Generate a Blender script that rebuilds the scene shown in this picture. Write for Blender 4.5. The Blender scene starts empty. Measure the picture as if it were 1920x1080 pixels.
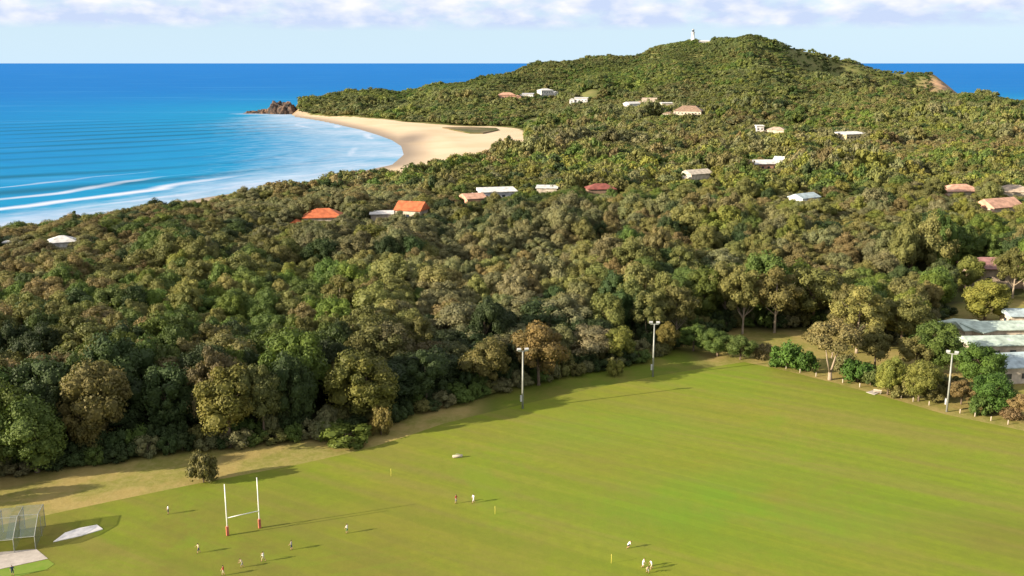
import bpy, bmesh, math, random
import numpy as np
from mathutils import Vector, Matrix
R = math.radians
random.seed(7)
RNG = np.random.default_rng(7)
scene = bpy.context.scene
col = scene.collection

# ------------------------------------------------------------------ camera
CAMZ = 80.0; FOC = 1900.0; PITCH = R(12.55)
SP, CP = math.sin(PITCH), math.cos(PITCH)
cam_d = bpy.data.cameras.new('camera')
cam_d.sensor_fit = 'HORIZONTAL'; cam_d.sensor_width = 36.0; cam_d.lens = 36.0 * FOC / 1920.0
cam_d.clip_start = 1.0; cam_d.clip_end = 200000.0
cam = bpy.data.objects.new('camera', cam_d); col.objects.link(cam)
cam.location = (0, 0, CAMZ); cam.rotation_euler = (math.pi / 2 - PITCH, 0, 0)
scene.camera = cam

# ------------------------------------------------------------------ light
SUN_EL = R(18.5); SHADOW_AZ = R(20.5)             # shadows run towards +x, a little towards +y
sx, sy, sz = -math.cos(SHADOW_AZ) * math.cos(SUN_EL), -math.sin(SHADOW_AZ) * math.cos(SUN_EL), math.sin(SUN_EL)
sun_d = bpy.data.lights.new('sun', 'SUN'); sun_d.energy = 5.0; sun_d.angle = R(0.53); sun_d.color = (1.0, 0.86, 0.66)
sun = bpy.data.objects.new('sun', sun_d); col.objects.link(sun)
sun.location = (-200, -60, 200)
sun.rotation_euler = Vector((sx, sy, sz)).to_track_quat('Z', 'Y').to_euler()

world = bpy.data.worlds.new('World'); scene.world = world; world.use_nodes = True
wn, wl = world.node_tree.nodes, world.node_tree.links
wn.clear()
def wnode(t, **kw):
    n = wn.new(t)
    for k, v in kw.items(): setattr(n, k, v)
    return n
def wmath(op, a, b=None, clamp=False):
    n = wn.new('ShaderNodeMath'); n.operation = op; n.use_clamp = clamp
    for i, v in enumerate((a, b)):
        if v is None: continue
        if isinstance(v, (int, float)): n.inputs[i].default_value = v
        else: wl.new(v, n.inputs[i])
    return n.outputs[0]
sky = wnode('ShaderNodeTexSky', sky_type='NISHITA', sun_disc=False)
sky.sun_elevation = SUN_EL; sky.sun_rotation = math.atan2(sx, sy)
sky.altitude = 80; sky.air_density = 1.0; sky.dust_density = 0.25; sky.ozone_density = 2.2
tc = wnode('ShaderNodeTexCoord')
sep = wnode('ShaderNodeSeparateXYZ'); wl.new(tc.outputs['Generated'], sep.inputs[0])
azim = wmath('ARCTAN2', sep.outputs[0], sep.outputs[1])
elev = wmath('ARCSINE', sep.outputs[2])
cmb = wnode('ShaderNodeCombineXYZ'); wl.new(wmath('MULTIPLY', azim, 10.0), cmb.inputs[0]); wl.new(wmath('MULTIPLY', elev, 26.0), cmb.inputs[1])
n1 = wnode('ShaderNodeTexNoise'); n1.inputs['Scale'].default_value = 1.6; n1.inputs['Detail'].default_value = 7; n1.inputs['Roughness'].default_value = 0.6
wl.new(cmb.outputs[0], n1.inputs['Vector'])
cmb2 = wnode('ShaderNodeCombineXYZ'); wl.new(wmath('MULTIPLY', azim, 7.0), cmb2.inputs[0])
n2 = wnode('ShaderNodeTexNoise'); n2.inputs['Scale'].default_value = 1.3; n2.inputs['Detail'].default_value = 4
wl.new(cmb2.outputs[0], n2.inputs['Vector'])
# flat cloud base a little over two degrees up, ragged along the horizon
base = wmath('ADD', wmath('MULTIPLY', n2.outputs[0], 0.012), 0.0228)
above = wmath('MULTIPLY', wmath('SUBTRACT', elev, base), 130.0, True)
puff = wmath('MULTIPLY', wmath('SUBTRACT', n1.outputs[0], 0.30), 5.0, True)
cover = wmath('MULTIPLY', above, puff, True)
cmb3 = wnode('ShaderNodeCombineXYZ'); wl.new(wmath('MULTIPLY', azim, 15.0), cmb3.inputs[0]); wl.new(wmath('MULTIPLY', elev, 34.0), cmb3.inputs[1])
n3 = wnode('ShaderNodeTexNoise'); n3.inputs['Scale'].default_value = 1.9; n3.inputs['Detail'].default_value = 6; n3.inputs['Roughness'].default_value = 0.5
wl.new(cmb3.outputs[0], n3.inputs['Vector'])
ramp = wnode('ShaderNodeValToRGB'); wl.new(wmath('ADD', wmath('SUBTRACT', n3.outputs[0], 0.13), wmath('MULTIPLY', wmath('SUBTRACT', elev, base), 6.0, True)), ramp.inputs[0])
ramp.color_ramp.elements[0].position = 0.36; ramp.color_ramp.elements[0].color = (4.7, 5.5, 7.4, 1)
ramp.color_ramp.elements[1].position = 0.68; ramp.color_ramp.elements[1].color = (7.9, 7.8, 7.9, 1)
# thin pale veil between the cloud base and the horizon
veil = wnode('ShaderNodeMix', data_type='RGBA'); wl.new(sky.outputs[0], veil.inputs['A']); veil.inputs['B'].default_value = (5.0, 6.6, 7.9, 1)
wl.new(wmath('SUBTRACT', 0.93, wmath('MULTIPLY', elev, 2.6), True), veil.inputs['Factor'])
mixc = wnode('ShaderNodeMix', data_type='RGBA'); wl.new(veil.outputs['Result'], mixc.inputs['A']); wl.new(ramp.outputs[0], mixc.inputs['B'])
wl.new(wmath('MULTIPLY', cover, 0.92), mixc.inputs['Factor'])
bg = wnode('ShaderNodeBackground'); bg.inputs['Strength'].default_value = 0.052
wl.new(mixc.outputs['Result'], bg.inputs['Color'])
wout = wnode('ShaderNodeOutputWorld'); wl.new(bg.outputs[0], wout.inputs['Surface'])

vs = scene.view_settings
vs.view_transform = 'Standard'; vs.look = 'None'; vs.gamma = 1.0; vs.use_curve_mapping = False
vs.exposure = 1.35
scene.render.resolution_x = 1024; scene.render.resolution_y = 576
scene.render.engine = 'CYCLES'
scene.cycles.max_bounces = 6; scene.cycles.transparent_max_bounces = 12

# ------------------------------------------------------------------ helpers
def gp(px, py, z=5.0):
    """point at height z that the photograph shows at (px, py)"""
    dx = (px - 960) / FOC; dv = (540 - py) / FOC
    d = Vector((dx, CP + dv * SP, -SP + dv * CP))
    k = (z - CAMZ) / d.z
    return Vector((d.x * k, d.y * k, z))
def tcol(px): return (px - 960) / FOC / 1.02
def zray(py, D):
    dv = (540 - py) / FOC
    return CAMZ + D * (-SP + dv * CP) / (CP + dv * SP)
def lin(r, g, b): 
    f = lambda c: ((c / 255) / 12.92 if c <= 10 else (((c / 255) + 0.055) / 1.055) ** 2.4)
    return (f(r), f(g), f(b), 1)
def tag(o, label=None, cat=None, group=None, kind=None):
    if label: o['label'] = label
    if cat: o['category'] = cat
    if group: o['group'] = group
    if kind: o['kind'] = kind
    return o
def link(name, me, parent=None, loc=None, rz=0.0):
    o = bpy.data.objects.new(name, me); col.objects.link(o)
    if parent: o.parent = parent
    if loc is not None: o.location = loc
    if rz: o.rotation_euler = (0, 0, rz)
    return o
def empty(name, loc, rz=0.0):
    o = link(name, None, None, loc, rz); o.empty_display_size = 0.5; return o
class MB:
    def __init__(s): s.v = []; s.f = []
    def box(s, x0, x1, y0, y1, z0, z1):
        b = len(s.v)
        s.v += [(x0,y0,z0),(x1,y0,z0),(x1,y1,z0),(x0,y1,z0),(x0,y0,z1),(x1,y0,z1),(x1,y1,z1),(x0,y1,z1)]
        s.f += [tuple(b + i for i in q) for q in ((0,3,2,1),(4,5,6,7),(0,1,5,4),(1,2,6,5),(2,3,7,6),(3,0,4,7))]
    def tube(s, pts, rad, n=8, cap=True):
        pts = [Vector(p) for p in pts]
        if not isinstance(rad, (list, tuple)): rad = [rad] * len(pts)
        b0 = len(s.v)
        for i, p in enumerate(pts):
            d = (pts[min(i+1, len(pts)-1)] - pts[max(i-1, 0)]).normalized()
            a = d.cross(Vector((0.31, 0.95, 0.05)))
            if a.length < 1e-3: a = d.cross(Vector((1, 0, 0)))
            a.normalize(); c = d.cross(a)
            for k in range(n):
                an = 2 * math.pi * k / n
                s.v.append(tuple(p + (a * math.cos(an) + c * math.sin(an)) * rad[i]))
        for i in range(len(pts) - 1):
            for k in range(n):
                s.f.append((b0+i*n+k, b0+i*n+(k+1)%n, b0+(i+1)*n+(k+1)%n, b0+(i+1)*n+k))
        if cap:
            s.f.append(tuple(b0 + k for k in reversed(range(n))))
            s.f.append(tuple(b0 + (len(pts)-1)*n + k for k in range(n)))
    def poly(s, pts, flip=False):
        b = len(s.v); s.v += [tuple(p) for p in pts]
        idx = list(range(b, b + len(pts))); s.f.append(tuple(reversed(idx)) if flip else tuple(idx))
    def mesh(s, name, mat=None, smooth=False):
        me = bpy.data.meshes.new(name); me.from_pydata(s.v, [], s.f); me.update()
        bm = bmesh.new(); bm.from_mesh(me); bmesh.ops.recalc_face_normals(bm, faces=bm.faces); bm.to_mesh(me); bm.free()
        if mat: me.materials.append(mat)
        if smooth:
            for p in me.polygons: p.use_smooth = True
        return me
def slab_mesh(name, pts, z0, z1, mat):
    m = MB(); n = len(pts)
    m.v = [(p[0], p[1], z1) for p in pts] + [(p[0], p[1], z0) for p in pts]
    m.f = [tuple(range(n)), tuple(reversed(range(n, 2*n)))] + [(i, (i+1) % n, n + (i+1) % n, n + i) for i in range(n)]
    return m.mesh(name, mat)

# ---- materials
class NT:
    def __init__(s, name):
        s.m = bpy.data.materials.new(name); s.m.use_nodes = True
        s.n = s.m.node_tree.nodes; s.l = s.m.node_tree.links; s.n.clear()
        s.out = s.n.new('ShaderNodeOutputMaterial')
    def node(s, t, **kw):
        n = s.n.new(t)
        for k, v in kw.items(): setattr(n, k, v)
        return n
    def put(s, sock, v):
        if hasattr(v, 'is_linked') or hasattr(v, 'links'): s.l.new(v, sock)
        else: sock.default_value = v
    def math(s, op, a, b=None, clamp=False):
        n = s.node('ShaderNodeMath', operation=op, use_clamp=clamp); s.put(n.inputs[0], a)
        if b is not None: s.put(n.inputs[1], b)
        return n.outputs[0]
    def mix(s, f, a, b, blend='MIX'):
        n = s.node('ShaderNodeMix', data_type='RGBA', blend_type=blend)
        s.put(n.inputs['Factor'], f); s.put(n.inputs['A'], a); s.put(n.inputs['B'], b); return n.outputs['Result']
    def noise(s, scale, detail=4, rough=0.55, vec=None, mapscale=None, rotz=0.0, dist=0.0):
        if vec is None: vec = s.node('ShaderNodeNewGeometry').outputs['Position']
        if mapscale or rotz:
            mp = s.node('ShaderNodeMapping'); s.l.new(vec, mp.inputs['Vector'])
            r = s.node('ShaderNodeMapping'); 
            mp.inputs['Rotation'].default_value = (0, 0, rotz)
            s.l.new(mp.outputs[0], r.inputs['Vector']); r.inputs['Scale'].default_value = mapscale or (1, 1, 1)
            vec = r.outputs[0]
        n = s.node('ShaderNodeTexNoise'); s.l.new(vec, n.inputs['Vector'])
        n.inputs['Scale'].default_value = scale; n.inputs['Detail'].default_value = detail
        n.inputs['Roughness'].default_value = rough; n.inputs['Distortion'].default_value = dist
        return n.outputs[0]
    def ramp(s, f, lo, hi, clamp=True):
        n = s.node('ShaderNodeMapRange', clamp=clamp); s.put(n.inputs[0], f); n.inputs[1].default_value = lo; n.inputs[2].default_value = hi
        return n.outputs[0]
    def attr(s, name, t='GEOMETRY'):
        return s.node('ShaderNodeAttribute', attribute_name=name, attribute_type=t)
    def bsdf(s, color, rough=0.8, spec=0.3, metal=0.0, bump=None, bstr=0.3, bdist=0.1):
        b = s.node('ShaderNodeBsdfPrincipled'); s.put(b.inputs['Base Color'], color); s.put(b.inputs['Roughness'], rough)
        s.put(b.inputs['Specular IOR Level'], spec); s.put(b.inputs['Metallic'], metal)
        if bump is not None:
            bp = s.node('ShaderNodeBump'); bp.inputs['Strength'].default_value = bstr; bp.inputs['Distance'].default_value = bdist
            s.l.new(bump, bp.inputs['Height']); s.l.new(bp.outputs[0], b.inputs['Normal'])
        return b
    def done(s, shader):
        s.l.new(shader.outputs[0] if hasattr(shader, 'outputs') else shader, s.out.inputs['Surface']); return s.m
def simple(name, c, rough=0.7, spec=0.3, metal=0.0, var=0.25, scale=0.8):
    t = NT(name); c = tuple(c[:3]) + (1,)
    n = t.noise(scale, 5, 0.6)
    dark = tuple(x * (1 - var) for x in c[:3]) + (1,)
    lite = tuple(min(1, x * (1 + var * 0.5)) for x in c[:3]) + (1,)
    return t.done(t.bsdf(t.mix(t.ramp(n, 0.3, 0.7), dark, lite), rough, spec, metal, n, 0.15, 0.02))

M = {}
M['pole'] = simple('galvanised_pole', (0.30, 0.31, 0.28), 0.55, 0.4, 0.2)
M['lamp'] = simple('floodlight_housing', (0.46, 0.46, 0.45), 0.45, 0.5)
M['lampglass'] = simple('floodlight_glass', (0.5, 0.53, 0.55), 0.15, 0.6)
M['white'] = simple('white_paint', (0.78, 0.77, 0.74), 0.55)
M['pad'] = simple('red_foam_pad', (0.42, 0.13, 0.08), 0.7)
M['concrete'] = simple('concrete', (0.40, 0.36, 0.32), 0.9, 0.2)
M['tarp'] = simple('pale_pitch_cover', (0.80, 0.76, 0.73), 0.7)
M['bark'] = simple('tree_bark', (0.16, 0.12, 0.085), 0.9, 0.1, 0, 0.5, 1.5)
M['palebark'] = simple('pale_gum_bark', (0.30, 0.24, 0.175), 0.85, 0.1, 0, 0.35, 1.0)
M['stake'] = simple('yellow_stake', (0.65, 0.55, 0.10), 0.6)
M['glass'] = simple('window_glass', (0.03, 0.04, 0.055), 0.12, 0.6)
M['timber'] = simple('weathered_timber', (0.42, 0.36, 0.28), 0.85)

# grass of the oval: mown streaks, worn and lush patches
def field_material():
    t = NT('mown_turf')
    big = t.noise(0.018, 3, 0.5, dist=0.4)
    mid = t.noise(0.07, 5, 0.6)
    fine = t.noise(0.55, 8, 0.75)
    streak = t.noise(1.0, 4, 0.55, mapscale=(0.012, 0.20, 1), rotz=R(31))
    a = t.mix(t.ramp(big, 0.38, 0.62), (0.196, 0.200, 0.020, 1), (0.160, 0.212, 0.013, 1))
    a = t.mix(t.math('MULTIPLY', t.ramp(mid, 0.42, 0.72), 0.55), a, (0.208, 0.200, 0.034, 1))
    a = t.mix(t.math('MULTIPLY', t.ramp(streak, 0.48, 0.66), 0.7), a, (0.200, 0.170, 0.044, 1))
    a = t.mix(t.math('MULTIPLY', t.ramp(streak, 0.48, 0.32), 0.4), a, (0.112, 0.168, 0.012, 1))
    a = t.mix(t.math('MULTIPLY', t.ramp(fine, 0.3, 0.7), 0.55), a, (0.112, 0.134, 0.016, 1))
    lush = t.attr('lush').outputs['Fac']; worn = t.attr('worn').outputs['Fac']
    a = t.mix(t.math('MULTIPLY', lush, t.ramp(mid, 0.25, 0.6)), a, (0.108, 0.215, 0.012, 1))
    a = t.mix(t.math('MULTIPLY', worn, t.ramp(mid, 0.2, 0.65)), a, (0.120, 0.100, 0.022, 1))
    mow = t.noise(1.0, 2, 0.5, mapscale=(0.004, 0.34, 1), rotz=R(33))
    a = t.mix(t.math('MULTIPLY', t.ramp(mow, 0.47, 0.53), 0.16), a, (0.090, 0.115, 0.016, 1))
    blot = t.noise(0.032, 7, 0.72, dist=0.8)
    a = t.mix(t.math('MULTIPLY', t.ramp(blot, 0.50, 0.66), 0.40), a, (0.165, 0.150, 0.030, 1))
    a = t.mix(t.math('MULTIPLY', t.ramp(blot, 0.46, 0.34), 0.45), a, (0.128, 0.200, 0.012, 1))
    bl = t.math('ADD', fine, t.math('MULTIPLY', mid, 2.0))
    return t.done(t.bsdf(a, 0.9, 0.15, 0, bl, 0.35, 0.15))
M['turf'] = field_material()

def ground_material():
    t = NT('ground_cover')
    fine = t.noise(0.9, 5, 0.65); mid = t.noise(0.12, 5, 0.6); big = t.noise(0.02, 3)
    floor = t.mix(t.ramp(mid, 0.35, 0.65), (0.045, 0.042, 0.020, 1), (0.060, 0.070, 0.020, 1))
    dry = t.mix(t.ramp(mid, 0.40, 0.60), (0.270, 0.210, 0.072, 1), (0.180, 0.175, 0.040, 1))
    dry = t.mix(t.math('MULTIPLY', t.ramp(fine, 0.4, 0.7), 0.5), dry, (0.33, 0.265, 0.11, 1))
    sand = t.mix(t.ramp(big, 0.35, 0.65), (0.50, 0.385, 0.255, 1), (0.56, 0.44, 0.31, 1))
    wet = t.attr('wet').outputs['Fac']
    sand = t.mix(wet, sand, (0.20, 0.165, 0.135, 1))
    rock = t.mix(t.ramp(t.noise(0.06, 6, 0.7), 0.4, 0.6), (0.13, 0.10, 0.075, 1), (0.40, 0.25, 0.15, 1))
    scrub = t.mix(t.ramp(t.noise(0.05, 6, 0.7), 0.35, 0.65), (0.105, 0.130, 0.035, 1), (0.165, 0.150, 0.060, 1))
    c = t.mix(t.attr('dry').outputs['Fac'], floor, dry)
    c = t.mix(t.attr('lawn').outputs['Fac'], c, t.mix(t.ramp(mid, .4, .62), (0.105, 0.140, 0.016, 1), (0.15, 0.15, 0.03, 1)))
    c = t.mix(t.attr('scrub').outputs['Fac'], c, scrub)
    edge = t.math('ADD', t.attr('sand').outputs['Fac'], t.math('MULTIPLY', t.math('SUBTRACT', mid, 0.5), 0.5))
    c = t.mix(t.ramp(edge, 0.4, 0.6), c, sand)
    c = t.mix(t.attr('rock').outputs['Fac'], c, rock)
    return t.done(t.bsdf(c, 0.95, 0.1, 0, t.math('ADD', fine, mid), 0.5, 0.2))
M['ground'] = ground_material()

def sea_material():
    t = NT('sea_water')
    sh = t.attr('shallow').outputs['Fac']; foam = t.attr('foam').outputs['Fac']
    far = t.attr('far').outputs['Fac']
    streak = t.noise(1.0, 4, 0.55, mapscale=(0.0016, 0.009, 1), rotz=R(-8))
    chop = t.noise(1.0, 5, 0.6, mapscale=(0.02, 0.075, 1), rotz=R(-6))
    c = t.mix(sh, (0.001, 0.128, 0.400, 1), (0.002, 0.225, 0.400, 1))
    c = t.mix(far, c, (0.003, 0.135, 0.430, 1))
    c = t.mix(t.math('MULTIPLY', t.ramp(streak, 0.56, 0.72), 0.45), c, (0.05, 0.25, 0.50, 1))
    c = t.mix(t.math('MULTIPLY', t.ramp(chop, 0.35, 0.7), 0.30), c, (0.001, 0.085, 0.290, 1))
    c = t.mix(t.math('MULTIPLY', t.attr('face').outputs['Fac'], 0.95), c, (0.001, 0.105, 0.205, 1))  # wave faces painted dark teal to stand for their weaker sky reflection
    fn = t.noise(1.0, 6, 0.7, mapscale=(0.045, 0.10, 1), rotz=R(-50))
    fm = t.ramp(t.math('ADD', foam, t.math('MULTIPLY', t.math('SUBTRACT', fn, 0.5), 0.75)), 0.12, 0.88)
    fm = t.math('MULTIPLY', fm, t.ramp(foam, 0.02, 0.25))
    c = t.mix(fm, c, (0.46, 0.51, 0.62, 1))
    bp = t.node('ShaderNodeBump'); bp.inputs['Strength'].default_value = .6; bp.inputs['Distance'].default_value = .8; t.l.new(chop, bp.inputs['Height'])
    df = t.node('ShaderNodeBsdfDiffuse'); t.l.new(c, df.inputs['Color']); t.l.new(bp.outputs[0], df.inputs['Normal'])
    gl = t.node('ShaderNodeBsdfGlossy'); gl.inputs['Roughness'].default_value = .35; t.l.new(bp.outputs[0], gl.inputs['Normal'])
    mx = t.node('ShaderNodeMixShader'); mx.inputs[0].default_value = .045; t.l.new(df.outputs[0], mx.inputs[1]); t.l.new(gl.outputs[0], mx.inputs[2])
    return t.done(mx)
M['sea'] = sea_material()

def leaf_material(name, source):
    t = NT(name)
    if source == 'OBJECT': tint = t.node('ShaderNodeObjectInfo').outputs['Color']
    else: tint = t.attr('tint', 'INSTANCER').outputs['Color']
    rn = t.attr('rnd').outputs['Fac']
    dark = t.mix(1.0, tint, (0.70, 0.76, 0.70, 1), 'MULTIPLY'); lite = t.mix(1.0, tint, (1.30, 1.24, 1.15, 1), 'MULTIPLY')
    c = t.mix(rn, dark, lite)
    d = t.bsdf(c, 0.62, 0.22)
    tr = t.node('ShaderNodeBsdfTranslucent'); t.l.new(t.mix(1.0, c, (1.0, 1.05, 0.5, 1), 'MULTIPLY'), tr.inputs['Color'])
    mx = t.node('ShaderNodeMixShader'); mx.inputs[0].default_value = 0.22
    t.l.new(d.outputs[0], mx.inputs[1]); t.l.new(tr.outputs[0], mx.inputs[2])
    return t.done(mx)
M['leaf'] = leaf_material('foliage', 'OBJECT')
M['leaf_i'] = leaf_material('forest_foliage', 'INSTANCER')

# ------------------------------------------------------------------ terrain
# ground profiles along lines of bearing: (distance north, ground height)
def prof(px, items): 
    return (tcol(px), [(D, (zray(v[0], D) - v[1]) if isinstance(v, tuple) else v) for D, v in items])
FLAT = [(0, 5), (420, 5), (600, 4.5)]
COLS = [
 prof(-900, FLAT + [(3000, 4.0)]),
 prof(535, FLAT + [(1560, 2.5), (3000, 2.5)]),
 prof(575, FLAT + [(1540, 2.5), (1570, 4.0), (1610, (192, 5)), (1660, (190, 5)), (1760, 6), (3000, 2)]),
 prof(620, FLAT + [(1520, 2.5), (1540, 5), (1600, (186, 6)), (1700, (182, 6)), (1800, 8), (3000, 2)]),
 prof(690, FLAT + [(1450, 2.5), (1480, 6), (1560, (188, 6)), (1720, (177, 6)), (1880, 8), (3000, 2)]),
 prof(750, FLAT + [(1370, 2.5), (1420, 5), (1560, (190, 6)), (1760, (170, 6)), (1950, 10), (3000, 2)]),
 prof(870, FLAT + [(1000, 2.2), (1260, 2.5), (1310, 5), (1500, (198, 6)), (1700, (162, 6)), (1860, (143, 6)), (2080, 12), (3000, 2)]),
 prof(980, FLAT + [(900, 3.0), (1190, 3), (1260, 6), (1400, (212, 6)), (1700, (163, 6)), (1950, (123, 6)), (2200, 20), (3000, 2)]),
 prof(1060, FLAT + [(900, 4.0), (1150, 6), (1400, (203, 6)), (1700, (155, 6)), (2000, (106, 6)), (2260, 25), (3000, 2)]),
 prof(1130, FLAT + [(850, 4.0), (1020, (248, 8)), (1350, (200, 6)), (1700, (150, 6)), (2040, (99, 6)), (2300, 30), (3000, 2)]),
 prof(1220, FLAT + [(830, 4.5), (1050, (240, 8)), (1300, (196, 6)), (1620, (150, 6)), (2070, (88, 5)), (2320, 30), (3000, 2)]),
 prof(1296, FLAT + [(820, 4.5), (1050, (238, 8)), (1270, (198, 6)), (1600, (150, 6)), (1850, (112, 5)), (2060, (80, 3)), (2130, (78, 3)), (2350, 40), (3000, 2)]),
 prof(1345, FLAT + [(820, 4.5), (1050, (235, 8)), (1280, (194, 6)), (1600, (148, 6)), (1830, (105, 5)), (1990, (72, 4)), (2130, 90), (2350, 35), (3000, 2)]),
 prof(1400, FLAT + [(820, 4.5), (1050, (232, 8)), (1330, (182, 6)), (1650, (135, 5)), (1950, (64, 3)), (2080, 110), (2350, 30), (3000, 2)]),
 prof(1460, FLAT + [(820, 4.5), (1050, (230, 8)), (1330, (182, 6)), (1600, (142, 5)), (1780, (108, 3)), (1860, 84), (1970, (80, 2)), (2120, 80), (2350, 25), (3000, 2)]),
 prof(1530, FLAT + [(820, 4.5), (1050, (230, 8)), (1330, (183, 6)), (1580, (150, 4)), (1700, (140, 3)), (1880, 40), (2040, (94, 1.5)), (2160, 70), (2350, 20), (3000, 2)]),
 prof(1600, FLAT + [(820, 4.5), (1050, (231, 8)), (1330, (184, 6)), (1560, (156, 4)), (1680, (159, 3)), (1850, 22), (2060, (119, 1.5)), (2180, 55), (2330, 10), (3000, 1)]),
 prof(1655, FLAT + [(820, 4.5), (1050, (232, 8)), (1330, (184, 6)), (1500, (166, 5)), (1640, 28), (1850, 26), (2080, (133, 2)), (2180, 44), (2300, 8), (3000, 1)]),
 prof(1700, FLAT + [(820, 4.5), (1050, (234, 8)), (1330, (184, 6)), (1450, (176, 6)), (1640, 22), (1940, 26), (2080, (140, 2)), (2180, 46), (2280, 8), (3000, 1)]),
 prof(1760, FLAT + [(820, 4.5), (1050, (236, 8)), (1330, (182, 7)), (1430, (179, 7)), (1600, 20), (1900, 16), (1965, 24), (2060, (137, 0)), (2150, 50), (2240, 8), (3000, 1)]),
 prof(1800, FLAT + [(820, 4.5), (1050, (238, 8)), (1320, (181, 7)), (1420, (179, 7)), (1600, 15), (1960, 8), (2030, (158, 0)), (2110, (170, 0)), (3000, 1)]),
 prof(1850, FLAT + [(820, 4.5), (1050, (240, 8)), (1300, (181, 7)), (1400, 28), (1600, 10), (3000, 1)]),
 prof(1920, FLAT + [(820, 4.5), (1050, (242, 8)), (1260, (187, 7)), (1370, 26), (1600, 10), (3000, 1)]),
 prof(2500, FLAT + [(820, 5), (1050, 13), (1250, 24), (1350, 20), (1600, 8), (3000, 1)]),
]
CT = np.array([c[0] for c in COLS])
DG = np.arange(0, 3001, 10.0)
PG = np.array([np.interp(DG, [p[0] for p in c[1]], [p[1] for p in c[1]]) for c in COLS])
k = np.array([1, 2, 3, 2, 1.0]); k /= k.sum()
PG = np.array([np.convolve(np.pad(r, 2, mode='edge'), k, mode='valid') for r in PG])

def W(px, D): return (tcol(px) * D, D)
g0 = lambda px, py, z=0.0: tuple(gp(px, py, z)[:2])
COAST = [(-760, -900), (-520, -200), (-400, 200), g0(0, 436), g0(200, 401), g0(400, 368), g0(600, 337), g0(735, 309), g0(757, 290),
         g0(752, 274), g0(735, 263), g0(708, 253), g0(675, 243), g0(640, 235.5), g0(600, 227), g0(570, 222), g0(549, 219),
         W(545, 1640), W(552, 1720), W(572, 1790), W(620, 1830), W(690, 1910), W(750, 1985), W(870, 2120), W(980, 2260), W(1130, 2360), W(1300, 2400), W(1480, 2390),
         W(1600, 2340), W(1680, 2270), W(1770, 2210), W(1808, 2150), W(1822, 2070), W(1822, 1980), W(1825, 1800), W(1835, 1500), W(1920, 1420), W(2150, 1380), W(2700, 1350), W(3600, 1330),
         (2600, 900), (2800, -900)]
SAND = [g0(549, 219), g0(600, 227), g0(675, 243), g0(735, 263), g0(757, 290), g0(720, 308), W(740, 640), W(800, 675), W(870, 752), W(930, 822), W(978, 862), W(985, 1060),
        W(986, 1130), W(975, 1205), W(920, 1250), W(850, 1275), W(800, 1310), W(700, 1440), W(600, 1530), W(549, 1585)]
def seg_dist(x, y, poly, closed=True):
    x = np.asarray(x, float); y = np.asarray(y, float)
    dmin = np.full(x.shape, 1e18); inside = np.zeros(x.shape, bool)
    n = len(poly)
    for i in range(n if closed else n - 1):
        ax, ay = poly[i]; bx, by = poly[(i+1) % n]
        ex, ey = bx-ax, by-ay; L = ex*ex + ey*ey + 1e-12
        s = np.clip(((x-ax)*ex + (y-ay)*ey) / L, 0, 1)
        d = (x-ax-s*ex)**2 + (y-ay-s*ey)**2
        dmin = np.minimum(dmin, d)
        cond = ((ay > y) != (by > y)) & (x < ex * (y-ay) / (ey if abs(ey) > 1e-12 else 1e-12) + ax)
        inside ^= cond
    d = np.sqrt(dmin)
    return np.where(inside, d, -d) if closed else d
def vnoise(x, y, s, seed):
    x = x / s; y = y / s
    xi = np.floor(x).astype(np.int64); yi = np.floor(y).astype(np.int64); fx = x - xi; fy = y - yi
    fx = fx*fx*(3-2*fx); fy = fy*fy*(3-2*fy)
    def h(a, b):
        q = np.sin(a * 127.1 + b * 311.7 + seed * 74.7) * 43758.5453
        return q - np.floor(q)
    return (h(xi, yi)*(1-fx) + h(xi+1, yi)*fx)*(1-fy) + (h(xi, yi+1)*(1-fx) + h(xi+1, yi+1)*fx)*fy
def height(x, y):
    x = np.asarray(x, float); y = np.asarray(y, float)
    D = np.clip(y, 1, 2999); t = x / np.maximum(D, 30.0)
    ti = np.clip(np.searchsorted(CT, t) - 1, 0, len(CT) - 2)
    w = np.clip((t - CT[ti]) / (CT[ti+1] - CT[ti]), 0, 1); w = w*w*(3-2*w) * 0.5 + w * 0.5
    di = np.clip((D / 10).astype(int), 0, len(DG) - 2); fd = D / 10 - di
    a = PG[ti, di] * (1-fd) + PG[ti, di+1] * fd; b = PG[ti+1, di] * (1-fd) + PG[ti+1, di+1] * fd
    z = a * (1-w) + b * w
    amp = np.clip((D - 700) / 700, 0, 1) * np.clip((z - 6) / 25, 0, 1)
    gul = (1 - np.abs(2 * vnoise(x * 1.0 + y * .25, y * .62, 150, 1) - 1)) ** 3
    z = z + amp * (-10 * gul * np.clip((118 - z) / 50, 0.1, 1) + 4 + ((vnoise(x - y * .12, y * .28, 62, 1) - .5) * 26 + (vnoise(x + y * .2, y * .4, 130, 4) - .5) * 16) * np.clip((126 - z) / 50, .22, 1) * np.clip((tcol(1650) - t) / .05, .22, 1) + (vnoise(x, y, 48, 2) - .5) * 5)
    d = seg_dist(x, y, COAST)
    steep = np.maximum(np.clip((D - 1580) / 120, 0, 1), np.clip(-seg_dist(x, y, SAND) / 12, 0, 1) * (D > 1330))
    f = d * (0.045 + 0.75 * steep) + np.maximum(d - 70, 0) * 0.5
    z = np.where(d > 0, np.minimum(z, f), np.maximum(d * (0.05 + 0.6 * steep), -6.0))
    return z
def hz(x, y): return float(height(np.array([x]), np.array([y]))[0])
def hit(px, py, up=0.0):
    """where the line of sight meets the land (raised by up)"""
    dx = (px - 960) / FOC; dv = (540 - py) / FOC; dy = CP + dv*SP; dz = -SP + dv*CP
    ys = np.arange(120, 2600, 2.0); xs = dx / dy * ys; zs = CAMZ + dz / dy * ys
    g = height(xs, ys) + up
    i = int(np.argmax(zs <= g)); return Vector((xs[i], ys[i], g[i] - up))

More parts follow.
